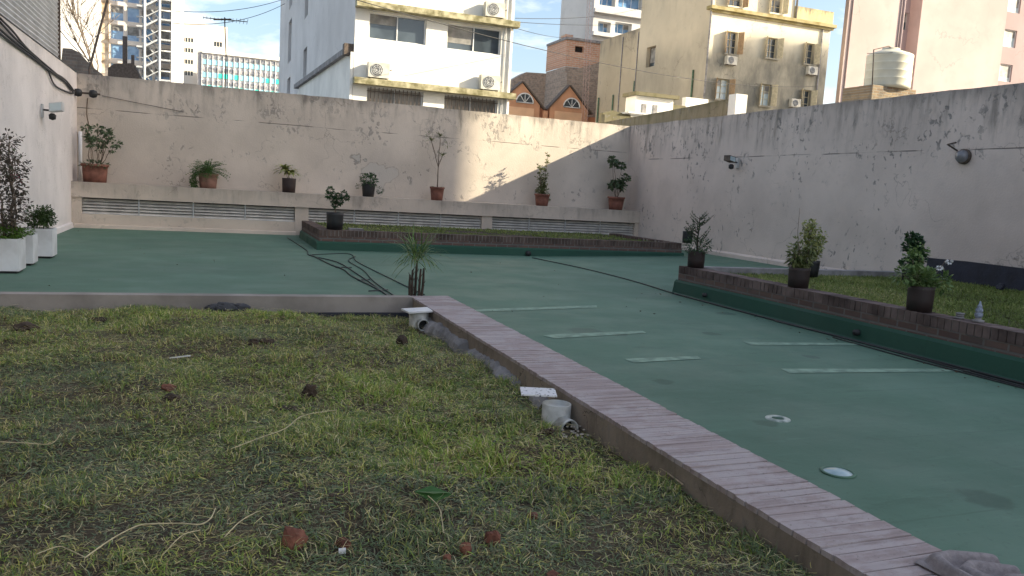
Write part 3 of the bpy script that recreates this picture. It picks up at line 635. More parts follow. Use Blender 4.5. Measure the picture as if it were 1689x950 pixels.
# red gabled houses
m_red = simple('orange red render', (.50,.26,.15), .85, .15, .6, .2, bs=20); m_red2 = simple('peach panel', (.68,.42,.26), .85, .1, .6, .1)
m_redd = simple('brick red panel', (.40,.17,.09), .85, .15, 1, .2)
B = thing('gabled_building', 'orange-red building with two pointed gables seen past the corner of the white building', 'building')
yf = 70.0
for (gx0, gx1, ga, gz, ge) in ((24.3,29.1,26.75,11.2,9.35),(29.3,34.0,31.5,11.35,9.35)):
    mb = MB(); mb.prism([(gx0+.3,yf,-.2),(gx1-.5,yf,-.2),(gx1-.5,yf,ge),(ga,yf,gz),(gx0+.3,yf,ge)], (0,.6,0)); mb.build('gable_wall', m_red, B)
    mb = MB()
    for sx, ex in ((gx0, ga), (gx1, ga)):
        d_ = Vector((ex-sx, 0, gz+.1-(ge-.35))).normalized(); nrm = Vector((-d_.z, 0, d_.x)); nrm = nrm if nrm.z > 0 else -nrm
        c_ = (Vector((sx, yf+.3, ge-.35))+Vector((ex, yf+.3, gz+.1)))/2
        mb.obox(c_+nrm*.03, d_*((Vector((ex,0,gz))-Vector((sx,0,ge-.45))).length/2), (0,.45,0), nrm*.06)
    mb.build('roof', m_rust, B)
    pn = bx(gx0+.8, gx1-1.1, yf-.10, yf-.01, -.1, 9.0).build('panel', m_red2, B)
    mb = MB(); c_ = ga+.3
    pts = [(c_+.85*math.cos(q*math.pi/10), yf-.06, 9.45+.85*math.sin(q*math.pi/10)) for q in range(11)]
    mb.prism(pts, (0,.05,0)); wnn = mb.build('arched_window', m_glass, B)
    mb = MB(); mb.tube(pts+[pts[0]], .06, 6); 
    for q in (3,5,7): mb.tube([(c_, yf-.08, 9.45), pts[q]], .03, 5)
    mb.build('frame', m_white, wnn)
bx(28.6, 29.7, yf+.3, yf+5, -.2, 9.2).build('link_wall', m_redd, B); bx(28.9, 29.35, yf-.2, yf, 0, 8.9).build('downpipe', m_red, B)
bx(33.5, 36.2, yf+.5, yf+4, -.2, 8.8).build('side_wing', m_redd, B)
# brick tower + cement blocks + old walls behind
m_bt = brick_mat('orange brick', 'X', (.48,.23,.14), (.58,.33,.22), (.52,.43,.35), .6, .2, .35, .03)
m_ob = brick_mat('old grey brick', 'X', (.27,.21,.17), (.38,.29,.23), (.34,.30,.26), .6, .2, .7, .03)
B = thing('brick_tower', 'square orange brick tank tower with a small dark opening', 'tower')
mb = MB(); facade(mb, 33.1, 36.9, 14.0, 16.6, 75, [(34.05,35.0,15.5,16.1)], depth=.4); mb.add([(33.1,80,14.0),(33.1,75,14.0),(33.1,75,16.6),(33.1,80,16.6)], [(0,1,2,3)]); mb.build('brick_body', m_bt, B)
bx(34.05, 35.0, 75.4, 75.45, 15.5, 16.1).build('opening', m_dark, B)
bx(33.0, 37.1, 74.85, 80, 16.62, 16.85).build('top_slab', m_cement, B)
bx(33.3, 34.2, 76, 77, 16.86, 17.3).build('chimney', m_bt, B)
bx(33.15, 36.9, 75.05, 80, -.2, 13.98).build('lower_body', m_ob, B)
B = thing('old_wall', 'rough grey brick party wall left of the orange tower', 'wall')
pl = [at(845,132,Y=82), at(868,119,Y=82), at(913,122,Y=82), at(913,175,Y=82), at(845,175,Y=82)]
MB().prism(pl, (0,2,0)).build('wall_body', m_ob, B)
B = thing('old_wall', 'sloping dark brick wall right of the orange tower, below the grey balconies', 'wall')
pl = [at(935,118,Y=73), at(992,102,Y=73), at(992,200,Y=73), at(935,200,Y=73)]
MB().prism(pl, (0,1.5,0)).build('wall_body', m_ob, B)
# grey balcony block
m_gb = plaster('pale grey facade', (.56,.55,.54), top=40, grime=.1, flake=0, crack=.1, sc_=.2, bumpk=.2)
B = thing('balcony_building', 'pale grey high-rise with balcony bands behind the cream building', 'building')
ops = [(43.7,45.4,21.0,22.3),(46.0,48.3,21.2,22.5),(43.7,45.8,24.2,25.7),(46.2,49.5,24.3,25.9),(50,53,21.2,22.6),(50.2,54,24.3,26)]
mb = MB(); facade(mb, 43.0, 56, -.2, 31, 90, ops, depth=1.0); mb.add([(43.0,100,-.2),(43.0,90,-.2),(43.0,90,31),(43.0,100,31)], [(0,1,2,3)]); mb.box(43.2,56,91.3,100,-.2,31); mb.build('front_wall', m_gb, B)
for o_ in ops: window(B, *o_, 90, n=3, depth=.9, glass=m_blueglass)
for z in (20.6, 23.3): bx(42.9, 56, 89.4, 89.95, z-.1, z+.35).build('balcony_band', m_gb, B)
# lattice mast
B = thing('lattice_mast', 'thin lattice radio mast in front of the orange tower', 'mast')
p0 = at(966, 208, Y=66); p1 = at(976, -60, Y=66); mb = MB(); r_ = .28
lg = [Vector((r_*math.cos(q), r_*math.sin(q), 0)) for q in (0, 2.09, 4.19)]
for l_ in lg: mb.tube([p0+l_-Vector((0,0,7)), p1+l_], .02, 4)
n = 34
for i in range(n):
    a = p0.lerp(p1, i/n); c = p0.lerp(p1, (i+1)/n)
    for q in range(3): mb.tube([a+lg[q], c+lg[(q+1)%3]], .011, 3)
mb.build('lattice', simple('faded red mast', (.50,.34,.30), .6), B)
# left: glass office with stairs
m_off = simple('warm office concrete', (.74,.66,.58), .8, .1, .2, .05); m_offw = simple('office white wall', (.82,.80,.78), .8, .05, .1, .05)
B = thing('office_building', 'white and blue glass office building with a zigzag outside staircase', 'building')
yf = 110.0
def PX(x, y, Y): p = at(x, y, Y=Y); return p.x, p.z
xw0 = PX(60,0,yf)[0]; xw1 = PX(168,60,yf)[0]; xc1 = PX(180,60,yf)[0]; xe0 = PX(284,60,yf)[0]; xe1 = PX(298,60,yf)[0]
bx(xw0, xw1, yf-.6, yf+12, -.2, 34).build('blank_wall', m_offw, B)
bx(xw1, xc1, yf-.5, yf+12, -.2, 34).build('tan_pier', simple('tan stained pier', (.50,.34,.20), .85, .3, 1.2, .2, c2=(.74,.62,.48)), B)
fl = []
for k in range(-2, 7): fl.append(PX(205, 98-k*31.5, yf)[1])
ops = []
for z_ in fl:
    if z_ < 1: continue
    for (a, c) in ((182,204),(209,230),(233,252),(255,281)): ops.append((PX(a,60,yf)[0], PX(c,60,yf)[0], z_, z_+1.75))
mb = MB(); facade(mb, xc1, xe0, -.2, 34, yf, ops, depth=.5); mb.build('front_wall', m_off, B)
for i, o_ in enumerate(ops): window(B, *o_, yf, n=1, depth=.3, glass=(m_blueglass, m_blueglass, m_paleglass, m_blueglass, m_blueglass, m_blueglass, m_paleglass)[(i*5+i//4)%7], fw=.08)
bx(xe0, xe1, yf-2.5, yf+12, -.2, 34).build('end_wall', m_offw, B)
st = thing('outside_staircase', 'grey steel zigzag fire staircase on the glass office building', 'staircase')
mbs = MB(); mr = MB()
sx0, sx1, sl_, sr_ = [PX(q,60,yf)[0] for q in (228,283,241,265)]
ys0 = yf-2.6
for k in range(-3, 6):
    zr = PX(270, 102-k*32.5, yf)[1]; zl = zr-1.05; zu = zr+1.9
    bx(sr_, sx1, ys0, ys0+2.0, zr-.2, zr).build('landing', m_steel, st); bx(sx0, sl_, ys0, ys0+2.0, zl-.2, zl).build('landing', m_steel, st)
    mbs.prism([(sl_,ys0,zl-.15),(sr_,ys0,zr-.15),(sr_,ys0,zr+.08),(sl_,ys0,zl+.08)], (0,.9,0))
    mbs.prism([(sr_,ys0+1.1,zr-.15),(sl_,ys0+1.1,zu-.15),(sl_,ys0+1.1,zu+.08),(sr_,ys0+1.1,zr+.08)], (0,.9,0))
    mr.tube([(sx0,ys0,zl+.95),(sl_,ys0,zl+.95),(sr_,ys0,zr+.95),(sx1,ys0,zr+.95)], .09, 4); mr.tube([(sr_,ys0+1.1,zr+.95),(sl_,ys0+1.1,zu+.95)], .07, 4)
mbs.build('flight', m_steel, st); mr.build('railing', m_steel, st)
mb = MB()
for q in (sl_, sr_): mb.tube([(q,ys0+.05,0),(q,ys0+.05,32)], .16, 6)
mb.build('post', m_steel, st)
# beige hospital-like block and teal banded block
m_bei = simple('beige distant wall', (.74,.68,.60), .85, .06, .1, 0)
B = thing('beige_building', 'beige stepped tower with short rows of small windows left of the antenna', 'building')
yf = 205
X0_ = PX(297,60,yf)[0]; X1_ = PX(375,60,yf)[0]; zt_ = PX(335,40,yf)[1]; X2_ = PX(480,60,yf)[0]; zs_ = PX(420,88,yf)[1]
mb = MB(); wops = []
for y_ in (69,86,105,124):
    z_ = PX(308,y_,yf)[1]
    for q in range(4): wops.append((PX(301+q*4.7,60,yf)[0], PX(304.6+q*4.7,60,yf)[0], z_, z_+.95))
z_ = PX(360,77,yf)[1]
for q in range(3): wops.append((PX(353+q*4.7,60,yf)[0], PX(357+q*4.7,60,yf)[0], z_, z_+1.1))
facade(mb, X0_, X1_, -.2, zt_, yf, wops, depth=.6); mb.add([(X1_,yf,-.2),(X1_,yf+15,-.2),(X1_,yf+15,zt_),(X1_,yf,zt_)], [(0,1,2,3)]); mb.box(X0_+.3,X1_-.3,yf+1,yf+15,-.2,zt_-.1); mb.build('tower_wall', m_bei, B)
for o_ in wops: gm = MB().box(o_[0], o_[1], yf+.4, yf+.5, o_[2], o_[3]).build('window', m_glass, B)
bx(X1_+.02, X2_, yf+2, yf+14, -.2, zs_).build('lower_wing', m_offw, B)
B = thing('banded_building', 'long low block with aqua and teal window bands under the antenna', 'building')
yf = 190
X0_ = PX(333,100,yf)[0]; X1_ = PX(480,100,yf)[0]; zt_ = PX(340,85,yf)[1]
bx(X0_-.9, X0_-.02, yf+.3, yf+12, -.2, zt_).build('end_wall', simple('shaded end wall', (.4,.38,.38), .8), B)
rowsm = [('spandrel', simple('pale spandrel', (.66,.64,.64), .7, .08, .1, 0), .9), ('window_band', glassy('dark band glass', (.12,.13,.16), .2, (.35,.34,.36)), .9),]
bx(X0_, X1_, yf+.3, yf+12, -.2, zt_-.05).build('body', rowsm[0][1], B)
m_aq = simple('aqua glazed panel', (.30,.62,.74), .35, .2, .3, 0); m_tl = simple('teal glazed panel', (.05,.52,.46), .35, .1, .3, 0)
fh = 18.6*yf/1317*1.01; ncol = 17; random.seed(12)
for k in range(6):
    zb = zt_-.9-k*fh
    for i in range(ncol):
        xa_ = X0_+(X1_-X0_)*i/ncol; xb_ = X0_+(X1_-X0_)*(i+1)/ncol
        bx(xa_+.08, xb_-.08, yf+.1, yf+.29, zb-.45, zb+.35).build('window', rowsm[1][1], B)
        bx(xa_+.08, xb_-.08, yf+.05, yf+.28, zb-1.75, zb-.75).build('panel', m_tl if (k > 0 and R() < .35) else m_aq, B)
mb = MB()
for i in range(ncol+1): xa_ = X0_+(X1_-X0_)*i/ncol; mb.box(xa_-.045, xa_+.045, yf-.1, yf+.28, 0, zt_-.6)
mb.box(X0_, X1_, yf-.3, yf+.3, zt_-.28, zt_); mb.build('fin', m_offw, B)

# small things on and behind the walls ------------------------------------
# sloped neighbour roof, sheds, chimneys beyond the back-left corner
B = thing('neighbour_gable', 'dark weathered brick gable just behind the back left corner', 'gable wall')
pl = [at(103,79,Y=23), at(118,80,Y=23), at(130,86,Y=23), at(150,108,Y=23), at(168,122,Y=23), at(168,170,Y=23), at(95,170,Y=23)]
MB().prism(pl, (0,.3,0)).build('wall_body', brick_mat('sooty brick', 'X', (.12,.10,.09), (.2,.165,.14), (.16,.15,.14), .24, .08, .6), B)
B = thing('roof_shed', 'dark rooftop shed with two flue pipes behind the back wall', 'shed')
pl = [at(178,112,Y=40), at(188,105,Y=40), at(220,104,Y=40), at(230,124,Y=40), at(230,150,Y=40), at(178,150,Y=40)]
MB().prism(pl, (0,2,0)).build('shed_body', m_rust, B)
p = at(206,120,Y=40.8); q = at(205,60,Y=40.8); MB().tube([(p.x,p.y,p.z-1),(p.x,q.y,q.z)], .10, 12).build('flue', m_rust, B)
p = at(219,120,Y=40.8); q = at(219,91,Y=40.8); MB().tube([(p.x,p.y,p.z-1),(p.x,q.y,q.z)], .07, 12).build('flue', m_rust, B)
B = thing('leaning_pole', 'long dark pole leaning above the back left corner', 'pole')
MB().tube([at(147,115,Y=22.5)-Vector((0,0,.6)), at(147,115,Y=22.5), at(180,-10,Y=22.5), at(192,-55,Y=22.5)], .028, 6).build('pole', m_rust, B)
# bare tree
B = thing('bare_tree', 'leafless tree with thin twigs behind the back left corner', 'tree', (0,0,0))
random.seed(21); mb = MB(); tr = MB()
def twig(p, d, ln, r, lev, mb):
    pts = [p]; dd = Vector(d)
    for i in range(4):
        dd = (dd+Vector((U(-.25,.25), U(-.2,.2), U(-.1,.2)))).normalized(); pts.append(pts[-1]+dd*ln/4)
    mb.tube(pts, [r*(1-.17*i) for i in range(5)], 4)
    if lev > 0:
        for _ in range(4 if lev > 1 else 3):
            i = random.randint(1, 4); twig(pts[i], (dd+Vector((U(-.9,.9), U(-.5,.5), U(-.2,.8)))).normalized(), ln*U(.5,.75), r*.55, lev-1, mb)
base = at(160, 130, Y=26)
tr.tube([(base.x, base.y, -.2), (base.x+.1, base.y, 2.4), base], [.09, .06, .045], 8); tr.build('trunk', m_bark, B)
for k in range(5): twig(base, (U(-.5,.2), U(-.3,.3), 1), U(1.3,2.0), .022, 3, mb)
mb.build('branches', m_bark, B)
# antenna
B = thing('tv_antenna', 'thin rooftop television antenna on a tall mast above the back wall', 'antenna')
Ya = 36; p = at(374,150,Y=Ya); q = at(366,28,Y=Ya)
MB().tube([(p.x-.1,Ya,p.z-2),(p.x-.05,Ya,(p.z+q.z)/2),(p.x-.13,Ya,q.z)], .022, 6).build('mast', m_rust, B)
mb = MB(); a = at(335,29,Y=Ya); c = at(408,36,Y=Ya); mb.tube([a, c], .018, 5)
for i in range(13):
    e = a.lerp(c, i/12); l_ = .25+.5*abs(i-3)/12; mb.tube([e-Vector((0,l_,0)), e+Vector((0,l_,0))], .009, 4)
mb.tube([at(352,32,Y=Ya), at(382,32,Y=Ya)], .035, 6); mb.build('boom', m_rust, B)
# water tank
p = at(1463, 138, Y=19.5); B = thing('water_tank', 'cream plastic water tank with a domed lid above the right wall', 'water tank', (p.x, p.y, 5.0))
rt = .66; prof = [(0,0),(rt*.95,0),(rt,.06)]
zz = .06
for i in range(4): prof += [(rt,zz+.02),(rt,zz+.19),(rt*1.010,zz+.205),(rt*1.010,zz+.225),(rt,zz+.24)]; zz += .225
prof += [(rt,1.0),(rt*.93,1.03),(rt*.5,1.14),(rt*.38,1.16),(rt*.38,1.21),(0,1.22)]
c_ = (p.x, p.y, 5.12)
MB().lathe(prof, 40, c_).build('tank_body', simple('cream polyethylene', (.62,.59,.47), .45, .08, 2, .05), B)
cable_pts = [(p.x-.85,p.y-.3,5.0),(p.x-.95,p.y-.3,6.15),(p.x-.3,p.y-.2,6.34),(p.x-.05,p.y-.1,6.33)]
MB().tube(cable_pts, .018, 6).build('fill_pipe', m_rust, B)
MB().tube([(p.x+.8,p.y,4.5),(p.x+.8,p.y,5.6)], .13, 10).build('vent_pipe', m_rust, B)
B = thing('tank_base', 'short pier of old bricks carrying the cream water tank', 'brick pier')
bx(p.x-.98, p.x+.72, p.y-.45, p.y+.75, 2.5, 5.12).build('pier', brick_mat('tank base brick', 'X', (.20,.13,.08), (.34,.25,.15), (.30,.27,.22), .24, .08, .6), B)
bx(p.x+.72, p.x+2.4, p.y-.2, p.y+.9, 2.5, 4.98).build('slab', simple('bluish roofing', (.22,.26,.38), .7, .3, 2, .2), B)
# mossy parapet and white hut beyond the right corner
m_mossw = plaster('mossy old render', (.25,.215,.15), top=4.3, grime=.9, flake=.6, crack=.6, tophi=1.2, sc_=.8, dark=(.085,.085,.04))
B = thing('mossy_wall', 'low blackened mossy parapet running beyond the right corner of the yard', 'wall')
mb = MB(); mb.prism([(14,19.7,1),(14,28.6,1),(14,28.6,4.12),(14,23.4,4.24),(14,19.7,4.36)], (.3,0,0)); mb.prism([(14.3,28.3,1),(14.3,28.6,1),(14.3,28.6,4.5),(14.3,28.3,4.5)], (1.6,0,0)); mb.build('parapet', m_mossw, B)
bx(13.96, 14.34, 19.5, 19.85, 1, 4.46).build('white_post', m_wb, B)
B = thing('white_hut', 'small white rooftop hut with a stained edge in front of the ochre wall', 'hut')
Yh = 34; a = at(1050,152,Y=Yh); c = at(1108,200,Y=Yh); d_ = at(1130,152,Y=Yh)
bx(a.x, c.x, Yh, Yh+1.0, 2, a.z-.15).build('hut_wall', m_wb, B); bx(a.x-.15, c.x+.2, Yh-.2, Yh+1.1, a.z-.148, a.z+.02).build('roof_slab', m_mossw, B)
bx(c.x+.01, d_.x+.3, Yh+.3, Yh+.9, 2, a.z-.35).build('side_wall', m_mossw, B)
bx(a.x-1.2, a.x+2.2, Yh-1.6, Yh-.3, a.z-1.18, a.z-1.1).build('lean_to_roof', m_steel, B)
for q in (a.x+.35, a.x+.95): bx(q, q+.22, Yh-.04, Yh-.003, a.z-1.0, a.z-.5).build('vent', m_cement, B)
B = thing('white_parapet', 'short sunlit white parapet at the foot of the ochre wall', 'wall'); a = at(1132,160,Y=40); c = at(1160,176,Y=40)
bx(a.x, c.x+.3, 40, 40.4, 2, a.z).build('parapet', m_wb, B)
B = thing('white_parapet', 'pale broken rooftop wall at the left end of the mossy parapet', 'wall'); a = at(988,182,Y=33); c = at(1020,182,Y=33)
mb = MB(); mb.prism([at(995,215,Y=33), at(1045,215,Y=33), at(1040,190,Y=33), at(1010,182,Y=33), at(995,186,Y=33)], (0,.4,0)); mb.build('parapet', m_mossw, B)

# wires ----------------------------------------------------------------
def wire(a, c, sag, label, r=.012, grp='wires across the sky', n=14):
    pts = []
    for i in range(n+1):
        s = i/n; q = a.lerp(c, s); q.z -= sag*4*s*(1-s); pts.append(q)
    tag(MB().tube(pts, r, 4).build('wire', m_black), label, 'wire', grp)
wire(at(285,18,Y=32), at(475,-4,Y=40), .25, 'upper wire of the pair ending at the white building')
wire(at(285,38,Y=32), at(470,6,Y=40), .35, 'lower wire of the pair ending at the white building')
wire(at(520,-20,Y=24), at(1345,142,Y=49.5), .9, 'long wire slanting from the top of the frame down to the cream building', .014)
wire(at(850,30,Y=32), at(1060,12,Y=60), .3, 'wire from the white building towards the grey balconies, upper')
wire(at(848,36,Y=32), at(1020,40,Y=60), .1, 'nearly level wire from the white building to the cream wing')
wire(at(846,45,Y=32), at(930,62,Y=60), .1, 'wire from the white building dropping to the brick tower')
wire(at(1430,88,Y=19), at(1500,84,Y=19), .02, 'short wire over the lid of the water tank', .008)
wire(at(60,-10,Y=18.9), at(148,100,Y=22.4), .15, 'wire crossing in front of the corrugated siding to the leaning pole')
# cables on the left wall
random.seed(9)
for i, lb in enumerate(('topmost cable of the bundle on the left wall', 'second cable of the bundle on the left wall', 'third cable of the bundle on the left wall', 'lowest sagging cable on the left wall')):
    src = [[(0,30),(20,50),(45,80),(72,104),(100,128),(122,150)], [(0,36),(22,60),(48,84),(75,112),(106,130),(123,151)], [(-5,44),(25,70),(55,92),(80,115),(108,136),(121,153)], [(-5,52),(30,78),(60,100),(78,115),(92,142),(121,155)]][i]
    cable('cable', [Vector((XL+.03, at(a,c,X=XL+.03).y, at(a,c,X=XL+.03).z)) for a, c in src], .016, lb, 'cable', 'cables fixed to the left wall')
B = thing('junction_insulator', 'pair of black insulators where the wall cables meet in the left corner', 'insulator')
for k, lx in enumerate((XL+.06, XL+.36)):
    MB().lathe([(.0,-.09),(.07,-.07),(.09,-.02),(.09,.02),(.07,.07),(0,.09)], 12, (lx, 20.2, 2.93)).build('insulator', m_black, B)
MB().tube([(XL+.0,20.2,2.93),(XL+.5,20.2,2.93)], .025, 6).build('bar', m_rust, B)
cable('vine', [(XL+.22,20.46,2.85),(XL+.2,20.46,2.5),(XL+.24,20.46,2.2),(XL+.18,20.46,1.9)], .012, 'brown vine stem hanging down the back left corner', 'vine', None, m_bark)
tag(MB().tube([(XL+.07,20.43,1.0),(XL+.07,20.43,2.1)], .04, 8).build('pipe', m_white), 'white pipe standing in the back left corner', 'pipe')
cable('cable', [(XL+.5,20.47,2.93),(XL+1.2,20.47,2.84),(XL+2.2,20.47,2.72)], .006, 'thin dark cable on the back wall near the left corner', 'cable')
# floodlights
def flood(c, nx_, label, big=1, tilt=.3):
    B = thing('floodlight', label, 'floodlight', c, 'floodlights on the side walls'); c = Vector(c)
    s = nx_
    bx(min(c.x, c.x+s*.03), max(c.x, c.x+s*.03), c.y-.05, c.y+.05, c.z-.13, c.z+.1).build('wall_plate', m_steel, B)
    MB().tube([c, c+Vector((s*.16,0,0))], .018, 6).build('arm', m_black, B)
    hd = c+Vector((s*.24, -.02, .06)); mb = MB(); mb.obox(hd, (s*.10*big,0,.02), (0,.14*big,0), (0,0,.075*big)); mb.build('lamp_head', m_steel if big > .9 else m_rust, B)
    mb = MB(); mb.obox(hd+Vector((0,-.14*big-.003,0)), (s*.085*big,0,.017), (0,.002,0), (0,0,.06*big)); mb.build('lens', m_paleglass, B)
    MB().lathe([(0,-.07),(.055,-.05),(.06,.02),(.03,.05)], 12, (c.x+s*.17, c.y, c.z-.10)).build('sensor', m_black, B)
flood((XL, 16.4, 2.28), 1, 'square floodlight with a black sensor on the left wall')
flood((XR, 15.36, 2.29), -1, 'small floodlight far along the right wall', .8)
B = thing('bulkhead_lamp', 'round dark lamp with a bracket high on the near part of the right wall', 'wall lamp', (XR, 9.49, 2.31))
mb = MB(); mb.tube([(XR,9.49,2.31),(XR-.05,9.49,2.31)], .12, 20); mb.build('base', m_rust, B)
mb = MB(); prof = [(.10,0),(.10,.03),(.085,.07),(.05,.10),(0,.11)]
mb.add([(XR-.05-z, 9.49+r_*math.cos(q*math.pi/10), 2.31+r_*math.sin(q*math.pi/10)) for r_, z in prof for q in range(20)], [(i*20+k, i*20+(k+1)%20, (i+1)*20+(k+1)%20, (i+1)*20+k) for i in range(4) for k in range(20)], 0, True); mb.build('globe', glassy('smoky lamp glass', (.12,.12,.13), .2), B)
MB().tube([(XR-.02,9.62,2.40),(XR-.14,9.72,2.50),(XR-.16,9.55,2.52)], .014, 6).build('bracket', m_rust, B)

# ---------------------------------------------------------------- plants
lf_green = leafmat('mid green leaf', (.04,.095,.025), (.09,.17,.04))
lf_dark = leafmat('dark green leaf', (.02,.055,.022), (.055,.115,.04))
lf_olive = leafmat('olive leaf', (.10,.13,.04), (.20,.22,.08), (.05,.08,.03))
lf_yel = leafmat('yellow variegated leaf', (.16,.20,.05), (.42,.42,.16), (.09,.14,.04))
lf_gray = leafmat('grey green leaf', (.07,.105,.055), (.15,.20,.11))
lf_lime = leafmat('bright green leaf', (.06,.13,.02), (.13,.24,.04))
lf_mauve = leafmat('dull purple leaf', (.06,.05,.04), (.14,.11,.09), (.055,.08,.035))
lf_red = leafmat('pink bract', (.30,.06,.10), (.40,.12,.15))
def pot(c, r, h, m_, B, rim=True, taper=.8, soil=True):
    p_ = [(0,0),(r*taper,0),(r*(taper+(1-taper)*.5),h*.5),(r*.97,h*.86)] + ([(r*1.06,h*.87),(r*1.08,h),(r*.93,h),(r*.9,h*.9)] if rim else [(r,h),(r*.93,h),(r*.9,h*.9)])
    MB().lathe(p_, 28, c).build('pot', m_, B)
    if soil: MB().lathe([(r*.91,h*.90),(r*.5,h*.93),(.001,h*.94)], 20, c).build('soil', m_soil, B)
KN = KL = 1.0
def cloud(mb, c, rx, ry, rz, n, L, W, droop=.3, out=.7, shell=.35):
    for _ in range(int(n*KN)):
        d = Vector((random.gauss(0,1), random.gauss(0,1), random.gauss(0,1))).normalized(); k = shell+(1-shell)*R()**.6
        p_ = Vector(c)+Vector((d.x*rx*k, d.y*ry*k, d.z*rz*k))
        e = (d*out+Vector((U(-1,1),U(-1,1),U(-.6,1)))*(1-out)).normalized(); s = U(.7,1.25)*KL; mb.leaf(p_, e, L*s, W*s, droop)
def stem(mb, pts, r0, r1):
    n = len(pts); mb.tube(pts, [r0+(r1-r0)*i/(n-1) for i in range(n)], 6)
def rosette(mb, c, n, L, W, droop, up=.5):
    for i in range(n):
        a = 2*math.pi*i/n+U(-.3,.3); u_ = U(up-.5, up+.7); mb.blade(c, (math.cos(a), math.sin(a), u_), L*U(.75,1.15), W, droop)
def wig(p, q, k=4, a=.03):
    p, q = Vector(p), Vector(q); return [p]+[p.lerp(q, i/k)+Vector((U(-a,a),U(-a,a),U(-a,a)*.3)) for i in range(1, k)]+[q]
def plant(label, c, r, h, m_, kind, grp, rim=True, H_=.5, lm=None, taper=.8, seed=1, spread=.3):
    global KN, KL
    KN, KL = (1.7, 1.3) if grp == gl else (1.35, 1.12)
    random.seed(seed); c = Vector(c); B = thing('potted_plant', label, 'potted plant', c, grp); pot(c, r, h, m_, B, rim, taper)
    t0 = c+Vector((0,0,h*.92)); st_ = MB(); lf = MB(); lm = lm or lf_green; smat = m_bark
    if kind == 'leafy_stems':
        for i in range(9):
            a = U(0,6.28); q = t0+Vector((math.cos(a)*spread*U(.4,1.1), math.sin(a)*spread*U(.3,.9), H_*U(.55,1))); pts = wig(t0+Vector((math.cos(a)*r*.4, math.sin(a)*r*.4, 0)), q)
            stem(st_, pts, .009, .004); cloud(lf, q, .085, .085, .06, 30, .06, .035, .5); cloud(lf, pts[3], .06, .06, .05, 12, .055, .03, .5)
        cloud(lf, t0+Vector((0,0,.03)), r*1.1, r*1.1, .05, 90, .07, .03, .6)
    elif kind == 'fern':
        for i in range(130):
            a = U(0,6.28); u_ = U(.5,3.2); L_ = U(.26,.46); d = Vector((math.cos(a), math.sin(a), u_)).normalized(); p_ = t0.copy()
            for k in range(10):
                d = (d+Vector((0,0,-.15))).normalized(); p_ = p_+d*L_/10*1.15
                sd = d.cross(Vector((0,0,1))).normalized()
                for s in (-1, 1): lf.leaf(p_, sd*s+d*.4, .055, .022, .5)
        for k in range(9):
            a = math.pi+U(-.5,.5); p_ = t0+Vector((math.cos(a)*r, math.sin(a)*r, .02)); cloud(lf, p_+Vector((-.06-U(0,.06),-.04,-U(.0,.28))), .05, .05, .07, 28, .04, .018, .8)
    elif kind == 'arching':
        for i in range(3): stem(st_, wig(t0+Vector((U(-.04,.04),0,0)), t0+Vector((U(-.1,.1),U(-.05,.05),H_*.5)), 3, .01), .008, .005)
        for i in range(7): rosette(lf, t0+Vector((U(-.13,.13), U(-.08,.08), H_*U(.4,.95))), 11, .34, .055, 1.2, .8)
    elif kind == 'grassy':
        cloud(lf, t0+Vector((0,0,.12)), r*1.25, r*1.1, .16, 260, .055, .024, .4)
        for i in range(26): a = U(0,6.28); lf.blade(t0+Vector((math.cos(a)*r*.8, math.sin(a)*r*.8, 0)), (math.cos(a), math.sin(a), U(.1,1)), U(.15,.3), .012, 1.3)
        cloud(lf, t0+Vector((.26,-.05,-.12)), .08, .05, .09, 30, .04, .02, .6); cloud(lf, t0+Vector((-.28,0,-.05)), .03, .03, .05, 14, .04, .02)
    elif kind == 'dracaena':
        f0 = t0+Vector((0,0,H_*.42)); stem(st_, wig(t0, f0, 3, .008), .017, .013)
        tips = [f0+Vector((-.22,0,H_*.50)), f0+Vector((.02,.02,H_*.60)), f0+Vector((.09,-.03,H_*.22)), f0+Vector((-.26,.02,H_*.62)), f0+Vector((.22,.03,H_*.45))]
        for i, q in enumerate(tips[:3]): stem(st_, wig(f0, q, 4, .012), .011, .007); rosette(lf, q, 34, .21, .017, .7, .7)
        stem(st_, wig(tips[0], tips[0]+Vector((-.05,0,.1)), 3, .01), .005, .004)
        for q in tips[3:]: stem(st_, wig(f0+Vector((0,0,.1)), q, 4, .02), .004, .002); cloud(lf, q, .10, .05, .05, 12, .05, .012)
        for i in range(14): a = U(0,6.28); lf.leaf(t0+Vector((math.cos(a)*r*.7, math.sin(a)*r*.6, .01)), (math.cos(a), math.sin(a), .7), .07, .04)
    elif kind == 'columns':
        for dx, hh in ((-.10, H_*.72), (.06, H_), (0, H_*.4)):
            q = t0+Vector((dx*1.4, U(-.03,.03), hh)); pts = wig(t0+Vector((dx*.5,0,0)), q, 7, .012); stem(st_, pts, .009, .003)
            for k in range(1, 8):
                for j in range(5):
                    a = U(0,6.28); e = pts[k].lerp(pts[k-1], R()); d = Vector((math.cos(a), math.sin(a), .35)); L_ = U(.07,.17)*(1.15-.07*k)
                    st_.tube([e, e+d*L_], .003, 4)
                    for s in range(9): lf.leaf(e+d*L_*(.2+.1*s), (U(-1,1), U(-1,1), U(.0,1)), .07, .024, .2)
        cloud(lf, t0+Vector((-.02,0,.12)), .16, .13, .12, 170, .05, .018)
        cloud(lf, t0+Vector((.16,-.05,-.04)), .08, .05, .09, 26, .05, .012, .7)
    elif kind == 'round_leaves':
        for (dx, hh) in ((-.24, H_), (-.10, H_*.93), (.06, H_*.86), (.22, H_*.55), (.0, H_*.4), (.12, H_*.32), (-.13, H_*.35)):
            q = t0+Vector((dx, U(-.08,.08), hh)); stem(st_, wig(t0+Vector((dx*.15,0,0)), q, 5, .018), .008, .004)
            cloud(lf, q, .10, .08, .07, 26, .085, .075, .5, .5)
